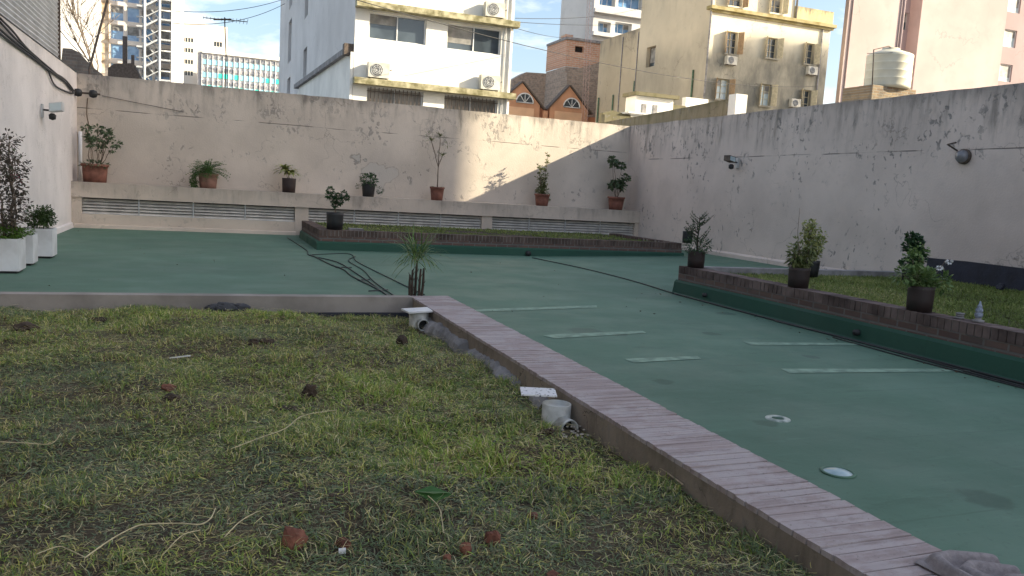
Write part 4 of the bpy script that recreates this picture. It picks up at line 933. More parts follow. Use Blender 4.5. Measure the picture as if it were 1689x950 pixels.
        cloud(lf, t0+Vector((.05,0,H_*.4)), .16, .10, .09, 40, .085, .07, .5, .5)
    elif kind == 'topiary':
        tk = t0+Vector((.0,0,H_*.35)); stem(st_, wig(t0, tk, 3, .006), .012, .01)
        for (dx, dz, rr) in ((-.10,H_*.92,.065),(-.13,H_*.74,.05),(.16,H_*.78,.065),(.06,H_*.7,.05),(-.03,H_*.55,.06),(.09,H_*.5,.055),(0,H_*.35,.045),(-.02,H_*.72,.05),(.22,H_*.66,.035)):
            q = t0+Vector((dx, U(-.03,.03), dz)); stem(st_, wig(tk, q, 3, .01), .006, .004); cloud(lf, q, rr, rr, rr, 70, .045, .025, .3)
    elif kind == 'conifer':
        top = t0+Vector((.0,0,H_)); stem(st_, wig(t0, top, 5, .006), .014, .005); smat = m_darkbark
        for i in range(30):
            s = U(.05,.95); e = t0.lerp(top, s); a = U(0,6.28); L_ = (.36-.20*s)*U(.7,1.1); pp = [e]; d = Vector((math.cos(a), math.sin(a), .25))
            for k in range(5): d = (d+Vector((0,0,.16))).normalized(); pp.append(pp[-1]+d*L_/5)
            st_.tube(pp, [.005,.005,.004,.004,.003,.002], 4)
            for k in range(int(50*(1.25-s))): q = pp[random.randint(1,4)].lerp(pp[random.randint(2,5)], R()); lf.leaf(q, (U(-1,1),U(-1,1),U(-.1,1.2)), .030, .011, .1)
        cloud(lf, t0+Vector((0,0,.10)), .22, .20, .13, 420, .035, .014)
    elif kind == 'variegated':
        for i in range(8):
            a = U(0,6.28); q = t0+Vector((math.cos(a)*spread*.5, math.sin(a)*spread*.5, H_*U(.45,1))); pts = wig(t0, q, 5, .02); stem(st_, pts, .006, .003)
            for k in range(1, 6): cloud(lf, pts[k], .055, .055, .05, 24, .048, .026, .5)
    elif kind == 'straggly':
        for i in range(9):
            a = U(0,6.28); q = t0+Vector((math.cos(a)*spread*.5, math.sin(a)*spread*.4, H_*U(.3,1))); pts = wig(t0, q, 5, .02); stem(st_, pts, .006, .003)
            for k in range(1, 6): cloud(lf, pts[k], .05, .05, .05, 12, .07, .022, .7)
        cloud(lf, t0+Vector((.02,0,.04)), r*.9, r*.8, .05, 90, .035, .02)
        pts = [t0+Vector((-.02,0,.1)), t0+Vector((-.06,0,.3)), t0+Vector((-.085,0,.45)), t0+Vector((-.09,0,.72))]; stem(st_, pts, .005, .002)
    elif kind == 'herb':
        for (dx, hh, n) in ((-.20,H_*1.1,50),(-.15,H_*1.45,40),(-.10,H_*.5,80),(.02,H_*.45,110),(.12,H_*.4,100),(.2,H_*.3,60),(-.24,H_*.5,40)):
            q = t0+Vector((dx, U(-.08,.08), hh)); stem(st_, wig(t0, q, 4, .015), .005, .003); cloud(lf, q, .09, .08, .09, n, .045, .03, .4)
        cloud(lf, t0+Vector((0,0,.08)), r*1.05, r, .10, 220, .045, .028)
        fl_ = MB()
        FLW = []
        for q in ((.26,-.05,.27),(.21,0,.20)): fl_ = MB(); cloud(fl_, t0+Vector(q), .030, .025, .010, 22, .022, .02); FLW.append(fl_)
        stem(st_, wig(t0+Vector((.1,0,.05)), t0+Vector((.22,-.05,.29)), 3, .01), .003, .002)
    elif kind == 'bushy':
        for i in range(9): q = t0+Vector((U(-.10,.13), U(-.08,.08), H_*(i+1)/9.5)); cloud(lf, q, .10, .09, .07, 130, .045, .036, .3)
        stem(st_, wig(t0, t0+Vector((.04,0,H_*.8)), 4, .01), .01, .006)
    if st_.v: st_.build('stem', smat, B)
    if lf.v: lf.build('foliage', lm, B)
    if kind == 'herb':
        for f_ in FLW: f_.build('flower', m_white, B)
    return B
gl = 'pots standing along the back ledge'; gr = 'pots around the right bed'
Yq = 19.95; z1 = .995
plant('wide terracotta pot with a tall branching leafy shrub at the left end of the ledge', (-2.36,Yq,z1), .265, .40, m_terra, 'leafy_stems', gl, H_=.86, seed=2, spread=.42, taper=.86, lm=lf_gray)
plant('terracotta pot with a bushy fern trailing over its left side', (-.02,Yq,z1), .215, .34, m_terra2, 'fern', gl, seed=3, taper=.82, lm=lf_green)
plant('dark pot with arching yellow-green striped leaves on the ledge', (1.79,Yq,z1), .165, .34, m_pot, 'arching', gl, H_=.34, seed=4, rim=False, taper=.9, lm=lf_yel)
plant('small dark pot overgrown with low dark greenery on the ledge', (3.70,Yq,z1), .17, .32, m_potb, 'grassy', gl, seed=5, rim=False, lm=lf_dark)
plant('terracotta pot with a tall bare forked stem and spiky leaf tufts on the ledge', (5.46,Yq,z1), .18, .34, m_terra, 'dracaena', gl, H_=1.28, seed=6, lm=lf_olive)
plant('terracotta pot with two upright feathery shoots, its tip in the sunlight', (8.38,Yq,z1), .20, .32, m_terra, 'columns', gl, H_=1.08, seed=7, lm=lf_olive)
plant('terracotta pot with a round-leaved shrub at the right end of the ledge', (10.62,Yq,z1), .23, .36, m_terra, 'round_leaves', gl, H_=1.05, seed=8, lm=lf_gray)
plant('black pot with a small dark clipped shrub on the corner of the back bed', (2.32,15.95,.39), .17, .33, m_potb, 'topiary', 'pots on the back bed', H_=.5, seed=9, rim=False, taper=.9, lm=lf_dark)
tag(bx(2.62, 2.9, 16.0, 16.2, .385, .42).build('flat_stone', m_cement), 'flat dark stone lying beside the black pot on the back bed', 'stone')
p_ = at(1131,403,Y=15.9); B = thing('flower_pot', 'small empty black pot on the right end of the back bed', 'pot', (p_.x,15.85,.39)); pot((p_.x,15.85,.39), .12, .27, m_potb, B, False, .92)
c = (at(1143,446,X=6.57)); plant('brown pot with an upswept needle-leaved shrub at the far corner of the right bed', (6.57,9.78,.41), .125, .24, m_pot, 'conifer', gr, H_=.52, seed=10, rim=False, taper=.93, lm=lf_dark)
plant('brown pot with a straggly plant and one tall bare twig on the brick edge', (6.57,7.62,.41), .125, .24, m_pot, 'straggly', gr, H_=.34, seed=11, rim=False, taper=.93, lm=lf_olive, spread=.25)
p_ = at(1334,445,Y=9.6); plant('dark pot with a yellowish variegated bush behind the straggly plant', (p_.x,9.55,.34), .12, .24, m_potb, 'variegated', gr, H_=.66, seed=12, rim=False, taper=.85, lm=lf_yel, spread=.3)
plant('largest-looking brown pot with a leafy herb and white flowers on the brick edge', (6.57,5.87,.41), .125, .25, m_pot, 'herb', gr, H_=.25, seed=13, rim=False, taper=.93, lm=leafmat('herb leaf', (.08,.14,.04), (.18,.26,.09)))
p_ = at(1505,445,Y=8.9); plant('dark pot with a dense round dark-leaved bush behind the flowering herb', (p_.x,8.9,.33), .15, .28, m_potb, 'bushy', gr, H_=.46, seed=14, rim=False, lm=lf_dark)
KN = KL = 1.0
# white planter boxes
def wplanter(x, y, s, h, label, kind):
    B = thing('planter_box', label, 'planter box', (x, y, 0), 'white square planters by the left wall'); t = .015
    mb = MB(); mb.box(x-s, x+s, y-s, y-s+t, .03, h); mb.box(x-s, x+s, y+s-t, y+s, .03, h); mb.box(x-s, x-s+t, y-s+t, y+s-t, .03, h); mb.box(x+s-t, x+s, y-s+t, y+s-t, .03, h); mb.box(x-s+t, x+s-t, y-s+t, y+s-t, .03, h*.9, 1)
    mb.build('box', [m_planter, m_soil], B); bx(x-s+.03, x+s-.03, y-s+.03, y+s-.03, 0, .029).build('foot', m_black, B)
    lf = MB(); st_ = MB()
    if kind == 'box':
        for i in range(16): q = Vector((x+U(-s,s)*.8, y+U(-s,s)*.8, h+.10+U(0,.14))); cloud(lf, q, .10, .10, .10, 130, .035, .02); 
        lf.build('foliage', lf_darkish, B)
    if kind == 'climber':
        cloud(lf, (x, y, h+.05), s*1.15, s*1.15, .09, 1300, .04, .022); lf.build('ground_cover', lf_lime, B)
        cl = MB(); rd = MB()
        for i in range(5):
            b0 = Vector((x+U(-.08,.16), y+U(-.1,.1), h*.9)); q = b0+Vector((U(-.15,.10), U(-.1,.1), U(.85,1.25))); pts = wig(b0, q, 7, .03); stem(st_, pts, .014, .004)
            for k in range(1, 8):
                cloud(cl, pts[k], .10, .10, .07, 34, .045, .028, .5)
                for _ in range(2): e = pts[k]+Vector((U(-.16,.16), U(-.12,.12), U(-.05,.14))); st_.tube([pts[k], e], .003, 4); cloud(cl, e, .045, .045, .04, 12, .045, .026)
        cloud(rd, (x+.14, y, h+.72), .05, .05, .07, 18, .04, .03)
        e = Vector((x+.05, y, h+.95)); stem(st_, [e, e+Vector((.12,0,.0)), e+Vector((.24,0,-.10))], .005, .002); cloud(cl, e+Vector((.22,0,-.06)), .05, .03, .04, 16, .04, .03)
        st_.build('stem', m_bark, B); cl.build('foliage', lf_mauve, B); rd.build('bracts', lf_red, B)
    if kind == 'low':
        cloud(lf, (x, y, h+.03), s, s, .05, 300, .04, .02); lf.build('foliage', lf_lime, B)
lf_darkish = leafmat('boxwood leaf', (.028,.058,.016), (.065,.11,.028))
wplanter(-2.27, 13.15, .19, .42, 'farthest white planter with a dense boxwood bush', 'box')
wplanter(-2.32, 12.15, .17, .40, 'middle white planter, half hidden between the other two', 'low')
wplanter(-2.34, 11.30, .20, .42, 'nearest white planter with a tall sparse reddish climber', 'climber')
# palm-like papyrus behind the kerb
random.seed(31); bp = Vector((1.955, 7.82, 0)); B = thing('small_palm', 'small fan-leaved palm with cut dark stems behind the kerb', 'palm', bp); pot(bp, .13, .20, m_potb, B, False, .9)
st_ = MB(); lf = MB(); hubs = []
for dx, hh in ((-.055,.46),(-.02,.50),(.01,.60),(.035,.52),(.075,.52),(-.035,.40)):
    q = bp+Vector((dx*1.2, U(-.05,.05), hh)); p0 = bp+Vector((dx, U(-.04,.04), .15)); st_.tube(wig(p0, q, 4, .004), [.013,.014,.013,.012,.009], 7); 
    for k in range(8): e = p0.lerp(q, U(.1,.95)); st_.tube([e, e+Vector((U(-.03,.03), U(-.02,.02), .05))], [.006,.002], 4)
for k in range(150):
    a = U(0,6.28); el = U(-.15,1.35); b0 = bp+Vector((U(-.05,.06), U(-.04,.04), .59+U(0,.12)))
    lf.blade(b0+Vector((math.cos(a)*.03, math.sin(a)*.03, 0)), (math.cos(a)*math.cos(el), math.sin(a)*math.cos(el), math.sin(el)), U(.20,.40), U(.008,.013), U(.4,1.3))
st_.build('trunk', m_darkbark, B); lf.build('fronds', lf_gray2 if False else leafmat('palm leaf', (.06,.12,.035), (.15,.24,.07), (.24,.22,.10)), B)
# ornaments on the right bed
c_ = Vector((6.60, 5.24, .41)); B = thing('garden_ornament', 'small grey pointed garden ornament with dark bands on the brick edge', 'ornament', c_)
MB().lathe([(0,0),(.05,0),(.052,.018),(.028,.022),(.026,.04)], 14, c_).build('base', m_cement, B)
MB().lathe([(.024,.04),(.036,.06),(.034,.085),(.024,.09),(.032,.10),(.028,.125),(.02,.13),(.022,.145),(.012,.165),(.006,.19),(0,.195)], 14, c_).build('body', simple('banded stone', (.22,.25,.32), .7, .5, 30, .2), B)
c_ = Vector((6.58, 5.42, .41)); B = thing('stone_stack', 'flat round stack of grey stones next to the pointed ornament', 'stones', c_)
for k, (r_, z_) in enumerate(((.05,0),(.042,.02),(.046,.038))): MB().lathe([(0,0),(r_*.8,0),(r_,.008),(r_*.95,.016),(0,.018)], 14, c_+Vector((k*.004,0,z_)), 0, 1, .8).build('flat_stone', m_cement, B)
tag(lump((10.9, 8.35, .33), .09, .07, .06, 77).build('stone', m_membrane), 'dark stone in the grass by the black membrane', 'stone')

# drain boxes with pvc pipes on the near lawn ------------------------------
m_pvc = simple('grey white pvc', (.46,.46,.42), .45, .25, 7, .1, c2=(.64,.65,.62))
def drain(c, label, cover, grey, pd, r=.075, h=.13):
    B = thing('drain_box', label, 'drain box', c, 'pvc drain boxes by the kerb'); c = Vector(c); pd = Vector(pd).normalized()
    MB().lathe([(r*1.0,-.05),(r,h),(r*.93,h),(r*.93,h-.02),(0,h-.02)], 28, c).build('riser', m_pvc, B)
    s = c+pd*r*.8+Vector((0,0,.050)); e = s+pd*.065; rr = .050; n = 24; a = Vector((0,0,1)); b_ = pd.cross(a)
    mb = MB(); rings = [(s, rr), (e, rr), (e+pd*.001, rr*1.05), (e+pd*.02, rr*1.05), (e+pd*.02, rr*.9), (s, rr*.9)]
    mb.add([p+(a*math.cos(2*math.pi*k/n)+b_*math.sin(2*math.pi*k/n))*q for p, q in rings for k in range(n)], [(i*n+k, i*n+(k+1)%n, (i+1)*n+(k+1)%n, (i+1)*n+k) for i in range(5) for k in range(n)], 0, True)
    mb.build('pipe_stub', m_pvc, B)
    mb = MB(); mb.add([s+pd*.03+(a*math.cos(2*math.pi*k/n)+b_*math.sin(2*math.pi*k/n))*rr*.9 for k in range(n)], [tuple(range(n))]); mb.build('pipe_hole', m_dark, B)
    return B
m_tile, t, b = new_mat('speckled cement tile'); g = G(t); v = g.vor(55)
g.set(b, 'Base Color', g.mix(g.math('MULTIPLY', g.ramp(v.outputs['Distance'], .22, .42, 1, 0), g.ramp(g.noise(30, 2), .42, .5)), (.60,.60,.62), (.07,.07,.09))); b.inputs['Roughness'].default_value = .5
d1 = at(690, 541, z=.10); d2 = Vector((1.757, 3.80, .12))
drain((d1.x, d1.y, .10), 'white drain box with a plain white tile on top, near the far kerb corner', None, False, (.05,-1,0), .085, .15)
mb = MB(); mb.obox((d1.x-.005, d1.y, .259), (.125,.01,.006), (-.01,.10,0), (0,0,.007)); tag(mb.build('cover_tile', m_planter), 'plain white tile lying on the farther drain box', 'tile')
drain((d2.x, d2.y, .09), 'larger white drain box with a speckled tile on its edge, halfway along the kerb', None, False, (.12,-1,-.05), .078, .145)
mb = MB(); mb.obox((d2.x-.088, d2.y+.055, .286), (.100,-.008,-.006), (.020,.062,.004), (0,0,.004)); tag(mb.build('cover_tile', m_tile), 'black and white speckled tile resting on the nearer drain box', 'tile')

# things lying on the near lawn ---------------------------------------------
m_brk = simple('broken red brick', (.14,.048,.032), .95, .4, 14, .8, c2=(.26,.105,.065), bs=60, bd=.006)
m_clod = simple('dark clod', (.045,.03,.02), .95, .4, 15, .9, bs=50, bd=.01)
def onlawn(px, py):
    p = at(px, py, z=.12); p = at(px, py, z=hz(p.x, p.y)); return Vector((p.x, p.y, hz(p.x, p.y)))
frag = [(482,898,.050,.042,.038,m_brk,'largest red-brown brick lump at the bottom left of the centre','brick fragment'),
        (565,902,.034,.03,.024,m_brk,'red brick fragment with a white chip on its lower edge','brick fragment'),
        (768,910,.030,.03,.024,m_brk,'rounded orange-red brick fragment, middle of the three near the bottom','brick fragment'),
        (737,922,.020,.02,.018,m_brk,'smallest red brick fragment, left of the rounded one','brick fragment'),
        (814,896,.036,.03,.030,m_brk,'angular dark red brick fragment, right of the rounded one','brick fragment'),
        (912,948,.030,.03,.014,m_brk,'flat red brick fragment cut by the bottom edge','brick fragment'),
        (277,640,.050,.04,.024,m_brk,'reddish fragment in the grass on the left, above a brown clod','brick fragment'),
        (281,662,.055,.045,.032,m_clod,'brown clod just below the reddish fragment on the left','clod'),
        (508,655,.050,.045,.048,m_clod,'upright dark clod in the middle of the lawn','clod'),
        (607,660,.045,.04,.022,m_clod,'low brown clod to the right of the upright one','clod'),
        (473,675,.080,.05,.018,m_clod,'flat patch-like dark clod left of the upright one','clod'),
        (662,572,.050,.045,.06,m_clod,'tall dark clod near the farther drain box','clod'),
        (40,542,.085,.06,.045,m_clod,'black clod at the left edge near the far kerb','clod'),
        (165,527,.09,.05,.025,m_clod,'dark clod near the far kerb, right of the black one','clod'),
        (418,563,.06,.05,.028,m_clod,'dark clod in the far middle of the lawn','clod'),
        (440,563,.06,.05,.025,m_clod,'brown clod in a short row in the far middle of the lawn','clod'),
        (555,818,.035,.03,.012,m_clod,'small dark hole-like clod in front of the middle','clod'),
        (905,716,.045,.035,.025,m_clod,'brown clod beside the pale gravel under the nearer drain box','clod'),
        (950,815,.045,.04,.025,m_clod,'dark clod in the bright grass at the right','clod'),
        (878,855,.035,.03,.020,m_brk,'dull red fragment in the grass right of the broad leaf','brick fragment'),
        (520,555,.04,.04,.02,m_clod,'small clod in the far lawn, right of the row','clod'),]
for i, (a, c, rx, ry, rz_, m_, lb, ct) in enumerate(frag):
    p = onlawn(a, c); tag(lump(p-Vector((0,0,.010)), rx, ry, rz_*1.1, 100+i, .42, 3 if rx > .03 else 2).build(ct.replace(' ','_'), m_), lb, ct, 'lumps lying in the near grass')
p = onlawn(563, 908); mb = MB(); mb.obox(p+Vector((-.002,-.03,.008)), (.012,0,0), (0,.004,.003), (0,0,.006)); tag(mb.build('mortar_chip', m_planter), 'white mortar chip on the red brick fragment', 'mortar chip')
p = onlawn(380, 509); p.y = 7.28; p.x = at(378, 506, Y=7.28).x; p.z = hz(p.x, p.y)+.01; mb = MB(); random.seed(4)
for k in range(7): lump((p.x+U(-.13,.13), p.y+U(-.02,.02), p.z+.005), U(.05,.10), U(.04,.06), U(.04,.055), 40+k, .35, 3, mb=mb)
tag(mb.build('rubble_heap', simple('dark bluish rubble', (.04,.042,.05), .8, .4, 15, .5)), 'dark crumpled heap against the far kerb', 'rubble')
p = onlawn(297, 594); mb = MB(); mb.obox(p+Vector((0,0,.03)), (.062,.012,.004), (0,.006,0), (0,0,.003)); tag(mb.build('stick', m_planter), 'short white stick lying in the grass', 'stick')
p = onlawn(712, 826); mb = MB(); mb.leaf(p+Vector((-.07,0,.045)), (1,-.15,.05), .15, .075, .2); mb.leaf(p+Vector((-.07,0,.045)), (1,-.1,-.02), .15, .075, .2); tag(mb.build('broad_leaf', leafmat('broad leaf', (.045,.13,.03), (.06,.17,.04))), 'broad bright green leaf lying in the grass', 'leaf')
def strand(name, pts, r, label, m_, hh=.058):
    P = []
    for x, y in pts: q = onlawn(x, y); P.append(Vector((q.x, q.y, q.z+hh*U(.7,1.2))))
    cable(name, P, r*.62, label, 'plant runner', 'dry runners lying on the near grass', m_)
m_run = simple('dry runner', (.50,.43,.26), .85, .25, 30, .2); m_run2 = simple('pale brown root', (.36,.29,.20), .9, .25, 30, .3)
strand('dry_runner', [(140,950),(185,922),(225,900),(250,891),(300,889),(330,893),(347,880),(355,858)], .0038, 'longest dry runner curving across the bottom left', m_run)
strand('dry_runner', [(268,940),(300,915),(330,895)], .0025, 'short dry runner joining the long one at the bottom left', m_run)
strand('dry_runner', [(370,906),(395,888),(425,865)], .0030, 'dry runner pointing at the largest brick lump', m_run)
strand('dry_runner', [(-5,749),(40,750),(84,751),(100,740)], .0030, 'straight dry runner at the left edge', m_run)
strand('dry_runner', [(380,757),(430,740),(470,725),(500,705),(555,690)], .0035, 'dry runner slanting up through the middle of the lawn', m_run)
strand('dry_runner', [(705,838),(722,862),(728,880),(730,905)], .0028, 'dry runner hanging down from the broad leaf', m_run)
strand('dry_runner', [(1318,904),(1345,912),(1365,925),(1384,945)], .0045, 'pale curved root beside the kerb at the bottom', m_run2)
strand('dry_runner', [(60,945),(95,930),(110,928),(140,945)], .0028, 'small bent runner in the bottom left corner', m_run)
strand('dry_runner', [(985,712),(1010,730),(1050,760),(1085,785),(1125,812)], .0065, 'thick pale root running along the foot of the kerb', m_run2, .03)
# gravel by the nearer drain
mb = MB(); random.seed(17)
for k in range(60): q = onlawn(U(925,1010), U(702,728)); lump(q+Vector((0,0,.01)), U(.006,.014), U(.006,.014), U(.005,.009), k, .3, 1, mb=mb)
tag(mb.build('gravel', simple('pale gravel', (.38,.34,.29), .9, .3, 40, .2)), 'pale gravel spilled in front of the nearer drain box', 'gravel', None, 'stuff')
# towel on the kerb
tw = thing('towel', 'grey-brown towel draped over the kerb at the bottom right', 'towel', (0, 0, 0)); nx_, ny_ = 90, 80; mb = MB(); vs = []
from mathutils import noise as mn
V2 = lambda *q: [Vector(p_) for p_ in q]
ridges = [(V2((2.03,1.50),(2.026,1.70),(2.05,1.775),(2.12,1.78),(2.22,1.735),(2.33,1.66),(2.42,1.58)), .021), (V2((2.09,1.60),(2.075,1.69),(2.13,1.715),(2.22,1.665),(2.34,1.575)), .019), (V2((2.04,1.50),(2.16,1.61),(2.27,1.58),(2.38,1.48)), .024), (V2((2.0,1.45),(2.2,1.47),(2.4,1.38)), .026)]
for j in range(ny_+1):
    for i in range(nx_+1):
        u_ = i/nx_; v_ = j/ny_; x = 2.005+.42*u_+.006*math.sin(v_*9); y = 1.800-.60*v_+.025*math.sin(u_*7+.5)
        hgt = .006+.012*abs(mn.noise(Vector((x*9, y*9, 0))))
        for ln_, r0 in ridges:
            dd = min(((Vector((x, y))-(p0+(p1-p0)*max(0, min(1, (Vector((x, y))-p0).dot(p1-p0)/(p1-p0).length_squared)))).length) for p0, p1 in zip(ln_, ln_[1:]))
            r1_ = r0*(1+.25*mn.noise(Vector((x*6, y*6, 2))))
            if dd < r1_: hgt = max(hgt, .010+1.35*math.sqrt(r1_*r1_-dd*dd))
        ed = min(1, min(u_, 1-u_, v_)*30); hgt *= ed**.5
        base_ = .284 if x < 2.235 else max(.008, .284-(x-2.235)*3.2)
        vs.append((x, y, base_+hgt))
mb.add(vs, [(j*(nx_+1)+i, j*(nx_+1)+i+1, (j+1)*(nx_+1)+i+1, (j+1)*(nx_+1)+i) for j in range(ny_) for i in range(nx_)], 0, True)
mb.build('cloth', simple('grey towel', (.25,.225,.23), .98, .15, 60, .6, bs=160, bd=.004), tw); tw.location = (.05, -.07, 0)

mb = MB(); random.seed(77)
for k in range(150):
    x_, y_ = (U(-2.6, 10.8), YL-.08-abs(random.gauss(0,.5))) if k % 3 == 0 else ((6.3-abs(random.gauss(0,.25)), U(3, 10)) if k % 3 == 1 else (U(-2.6, 6.2), U(8, 15.4)))
    mb.leaf((x_, y_, fz(x_)+.006), (U(-1,1), U(-1,1), .05), U(.02,.045), U(.01,.022), 0)
tag(mb.build('fallen_leaves', leafmat('dead leaf', (.10,.065,.03), (.05,.04,.02))), 'small dead leaves scattered on the green floor', 'leaf litter', None, 'stuff')

# ---------------------------------------------------------------- grass
def fnoise(x, y, s, seed):
    r_ = np.random.RandomState(seed); n = 64; gd = r_.rand(n, n)
    a = (x*s) % n; c = (y*s) % n; i = a.astype(int); j = c.astype(int); u = a-i; v = c-j; u = u*u*(3-2*u); v = v*v*(3-2*v)
    i1 = (i+1) % n; j1 = (j+1) % n
    return gd[i,j]*(1-u)*(1-v)+gd[i1,j]*u*(1-v)+gd[i,j1]*(1-u)*v+gd[i1,j1]*u*v
def grass_mat(name, stops):
    m_, t, b = new_mat(name); at_ = t.nodes.new('ShaderNodeAttribute'); at_.attribute_name = 'tint'
    cr = t.nodes.new('ShaderNodeValToRGB'); cr.color_ramp.elements[0].position = stops[0][0]; cr.color_ramp.elements[0].color = (*stops[0][1], 1)
    cr.color_ramp.elements[1].position = stops[-1][0]; cr.color_ramp.elements[1].color = (*stops[-1][1], 1)
    for p_, c_ in stops[1:-1]: e = cr.color_ramp.elements.new(p_); e.color = (*c_, 1)
    t.links.new(at_.outputs['Fac'], cr.inputs[0]); t.links.new(cr.outputs[0], b.inputs['Base Color']); b.inputs['Roughness'].default_value = .6; b.inputs['Specular IOR Level'].default_value = .25
    tr = t.nodes.new('ShaderNodeBsdfTranslucent'); t.links.new(cr.outputs[0], tr.inputs[0]); ms = t.nodes.new('ShaderNodeMixShader'); ms.inputs[0].default_value = .25
    t.links.new(b.outputs[0], ms.inputs[1]); t.links.new(tr.outputs[0], ms.inputs[2]); t.links.new(ms.outputs[0], t.nodes['Material Output'].inputs[0]); return m_
def blades(name, x, y, z, ln, wd, lean, tint, mat_, label, rng, az=None, curl=.6):
    n = len(x); az = rng.uniform(0, 2*np.pi, n) if az is None else az; h = np.stack([np.cos(az), np.sin(az), np.zeros(n)], 1); sd = np.stack([-np.sin(az), np.cos(az), np.zeros(n)], 1)
    tw_ = rng.uniform(-.7, .7, n)[:,None]; sd = sd*np.cos(tw_)+np.array([0,0,1.])*np.sin(tw_)
    p = np.stack([x, y, z], 1); rows = []
    ang = lean; q = p.copy(); k = 3
    kink = rng.uniform(-.5, .5, n)
    for i in range(k+1):
        w_ = (wd*(1-.25*i/k) if i < k else wd*.12)[:,None]; rows.append(q-sd*w_/2); rows.append(q+sd*w_/2)
        d = h*np.sin(ang)[:,None]+np.array([0,0,1.])*np.cos(ang)[:,None]; az2 = az+kink*(i+1)*.5; h = np.stack([np.cos(az2), np.sin(az2), np.zeros(n)], 1)
        q = q+d*(ln/k)[:,None]; ang = ang+curl*rng.uniform(.1, 1, n)
    m2 = 2*(k+1); V = np.stack(rows, 1).reshape(-1, 3); gz = z.repeat(m2); V[:,2] = np.maximum(V[:,2], gz+.003)
    base = np.arange(n)*m2; F = np.stack([np.stack([base+2*i, base+2*i+1, base+2*i+3, base+2*i+2], 1) for i in range(k)], 1).reshape(-1, 4)
    me = bpy.data.meshes.new(name); me.vertices.add(len(V)); me.vertices.foreach_set('co', V.ravel()); me.loops.add(F.size); me.loops.foreach_set('vertex_index', F.ravel().astype(np.int32))
    me.polygons.add(len(F)); me.polygons.foreach_set('loop_start', np.arange(0, F.size, 4, dtype=np.int32)); me.polygons.foreach_set('loop_total', np.full(len(F), 4, np.int32))
    me.update(calc_edges=True); a_ = me.attributes.new('tint', 'FLOAT', 'POINT'); a_.data.foreach_set('value', tint.repeat(m2).astype(np.float32)); me.materials.append(mat_)
    o = bpy.data.objects.new(name, me); COL.objects.link(o); tag(o, label, 'grass', None, 'stuff'); return o
rng = np.random.RandomState(5)
# tint: 0 soil brown .. .25 grey-green .. .5 green .. .7 bright .. .85 olive .. 1 straw
m_gr = grass_mat('lawn grass', [(0,(.15,.10,.06)),(.18,(.31,.245,.14)),(.30,(.16,.22,.14)),(.50,(.20,.28,.07)),(.66,(.30,.44,.075)),(.78,(.50,.48,.14)),(.90,(.62,.54,.24)),(1,(.72,.64,.40))])
NB = 380000
x = rng.uniform(-2.78, 1.84, NB); y = 1.0+6.4*rng.rand(NB)**1.15
vis = (x > -.46*y-.25) | (rng.rand(NB) < .25); x = x[vis]; y = y[vis]
def hzn(x, y): return .115+.07*np.clip((y-3.5)/3, 0, 1)*np.clip((1.2-x)/1.2, 0, 1)+.022*np.sin(x*2.3+.6)*np.cos(y*1.9)+.012*np.sin(x*6.1+y*3.3)+.010*np.sin(y*7.7-x*4.2)+.045*np.exp(-((x-1.6)**2+(y-3.9)**2)/.05)+.04*np.clip((x-1.1)/.7, 0, 1)*np.clip((4.2-y)/.8, 0, 1)-.03*np.clip((y-6.9)/.5, 0, 1)
A = fnoise(x+20, y+20, 1.3, 1)*.6+fnoise(x+20, y+20, 3.7, 2)*.4; Bn = fnoise(x+20, y+20, 5.5, 3); C_ = fnoise(x+20, y+20, 2.1, 4)*.55+fnoise(x+20, y+20, 9, 6)*.45
brt = np.exp(-((x-1.25)**2/.22+(y-3.25)**2/.30))+.7*np.exp(-((x-.9)**2/.3+(y-4.6)**2/1.0))+.6*np.exp(-((x-.2)**2/.9+(y-6.9)**2/.15))
bare = (C_ > .62) & (rng.rand(len(x)) < .55); x, y, A, Bn, C_, brt = [q[~bare] for q in (x, y, A, Bn, C_, brt)]
nb = len(x); r_ = rng.rand(nb)
tint = np.where(r_ < .62, .42+.2*(A-.5)+.08*rng.randn(nb)+.22*brt, np.where(r_ < .81, .77+.06*rng.randn(nb), np.where(r_ < .90, .93+.04*rng.randn(nb), .15+.06*rng.randn(nb))))
dry = (C_ > .52) & (rng.rand(nb) < .5); tint = np.where(dry, .16+.08*rng.randn(nb)+.6*(rng.rand(nb) < .3), tint)
lowt = ((A < .45) & (x < .3) | (y < 3.1) & (A < .6)) & (rng.rand(nb) < .6); tint = np.where(lowt, .32+.06*rng.randn(nb), tint)
far = y/7.4
D_ = fnoise(x+20, y+20, 8.0, 8)*.6+fnoise(x+20, y+20, 17, 12)*.4
ln = rng.uniform(.016, .046, nb)*(1+.6*brt)*(.55+.9*np.clip(D_*1.5-.25, 0, 1)); wd = rng.uniform(.0016, .0034, nb)*(1+.9*far)*(1+.4*brt)
tint = tint+.10*(D_-.5)*(tint > .3); lean = np.abs(rng.normal(1.15, .40, nb)-.5*(D_ > .55)); lean = np.clip(lean, .05, 1.55)
ok = np.ones(nb, bool)
for q in (d1, d2):
    ok &= ~((np.abs(x-q.x-.02) < .075) & (y < q.y+.02) & (y > q.y-.27))
x, y, ln, wd, lean, tint = [q[ok] for q in (x, y, ln, wd, lean, tint)]
blades('near_grass', x, y, hzn(x, y), ln, wd, lean, np.clip(tint, 0, 1), m_gr, 'rough mown grass mixed with straw on the near lawn', rng)
NS = 20000
x = rng.uniform(-2.2, 1.83, NS); y = 1.2+6.1*rng.rand(NS); ln = rng.uniform(.02, .08, NS); tint = np.clip(.93+.06*rng.randn(NS)-.65*(rng.rand(NS) < .3), 0, 1)
blades('dry_straw', x, y, hzn(x, y)+rng.uniform(.012, .045, NS), ln, rng.uniform(.0012, .0026, NS), rng.normal(1.45, .18, NS), tint, m_gr, 'dry straw and clippings strewn over the near lawn', rng, curl=.3)
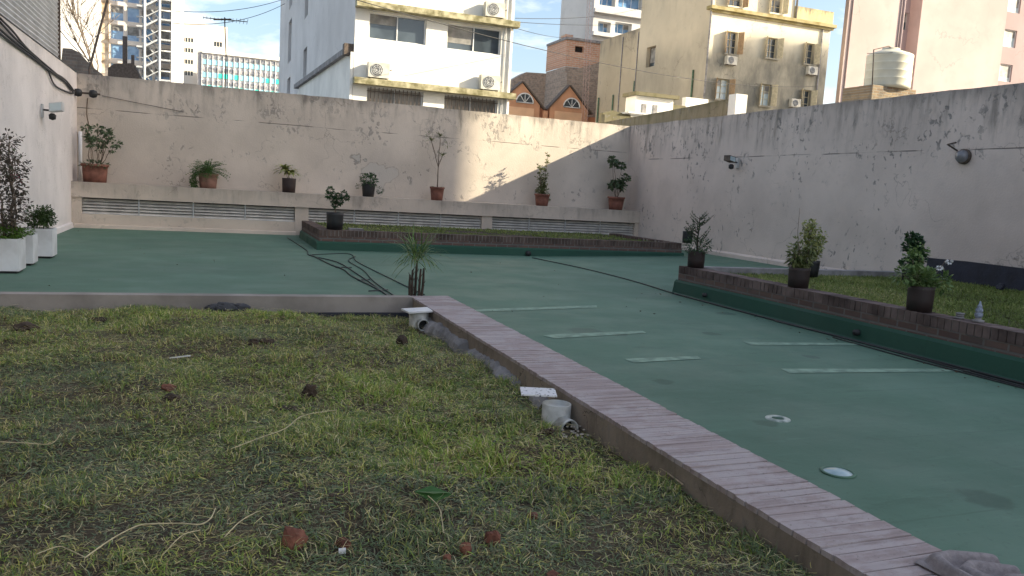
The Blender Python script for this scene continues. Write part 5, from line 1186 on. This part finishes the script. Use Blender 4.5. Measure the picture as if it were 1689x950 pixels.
m_gr2 = grass_mat('bed grass', [(0,(.10,.10,.04)),(.3,(.12,.17,.04)),(.6,(.19,.25,.06)),(.85,(.28,.30,.10)),(1,(.42,.38,.18))])
NB = 90000; x = rng.uniform(6.7, 11.18, NB); y = 2.5+7.35*rng.rand(NB); A = fnoise(x, y, 1.1, 9); bald = (x < 7.2) & (y > 9) & (rng.rand(NB) < .9); x, y, A = x[~bald], y[~bald], A[~bald]; nb = len(x)
blades('bed_grass', x, y, np.full(nb, .312), rng.uniform(.03, .07, nb), rng.uniform(.005, .010, nb), np.clip(np.abs(rng.normal(.7, .4, nb)), .05, 1.4), np.clip(.5+.5*(A-.5)+.2*rng.randn(nb), 0, 1), m_gr2, 'grass of the right raised bed', rng)
NB = 11000; x = rng.uniform(2.25, 9.9, NB); y = 16.0+3.4*rng.rand(NB); A = fnoise(x, y, .9, 11); keep = A > .25; x, y, A = x[keep], y[keep], A[keep]; nb = len(x)
blades('bed_grass', x, y, np.full(nb, .325), rng.uniform(.03, .07, nb), rng.uniform(.010, .018, nb), np.clip(np.abs(rng.normal(.6, .4, nb)), .05, 1.4), np.clip(.45+.5*(A-.5)+.2*rng.randn(nb), 0, 1), m_gr2, 'patchy grass of the back raised bed', rng)

# ---------------------------------------------------------------- buildings out of view that shade the yard and the cream front
m_city = simple('neighbour render', (.55,.52,.47), .85, .1, .2, 0)
B = thing('neighbour_block', 'tall plain apartment block behind the camera that shades the yard', 'building')
mb = MB(); wops = [(xx, xx+1.4, zz, zz+1.4) for xx in (28, 31, 34) for zz in range(3, 24, 3)]
mb.box(26.6, 38.6, -26, 4.4, -.2, 25); mb.build('body', m_city, B)
mb = MB(); 
for zz in range(3, 24, 3):
    for yy in range(-24, 4, 3): mb.box(26.56, 26.6-.001, yy, yy+1.4, zz, zz+1.4)
mb.build('windows', m_glass, B)
B = thing('shading_tower', 'distant slim tower out of view, added to shade the lower cream facade', 'building')
bx(120, 130, 4, 8.4, -.2, 55.3).build('body', m_city, B)  # unseen tower, shaped so its shadow covers the lower cream front
for o in bpy.data.objects:
    if '_o' in o: del o['_o']
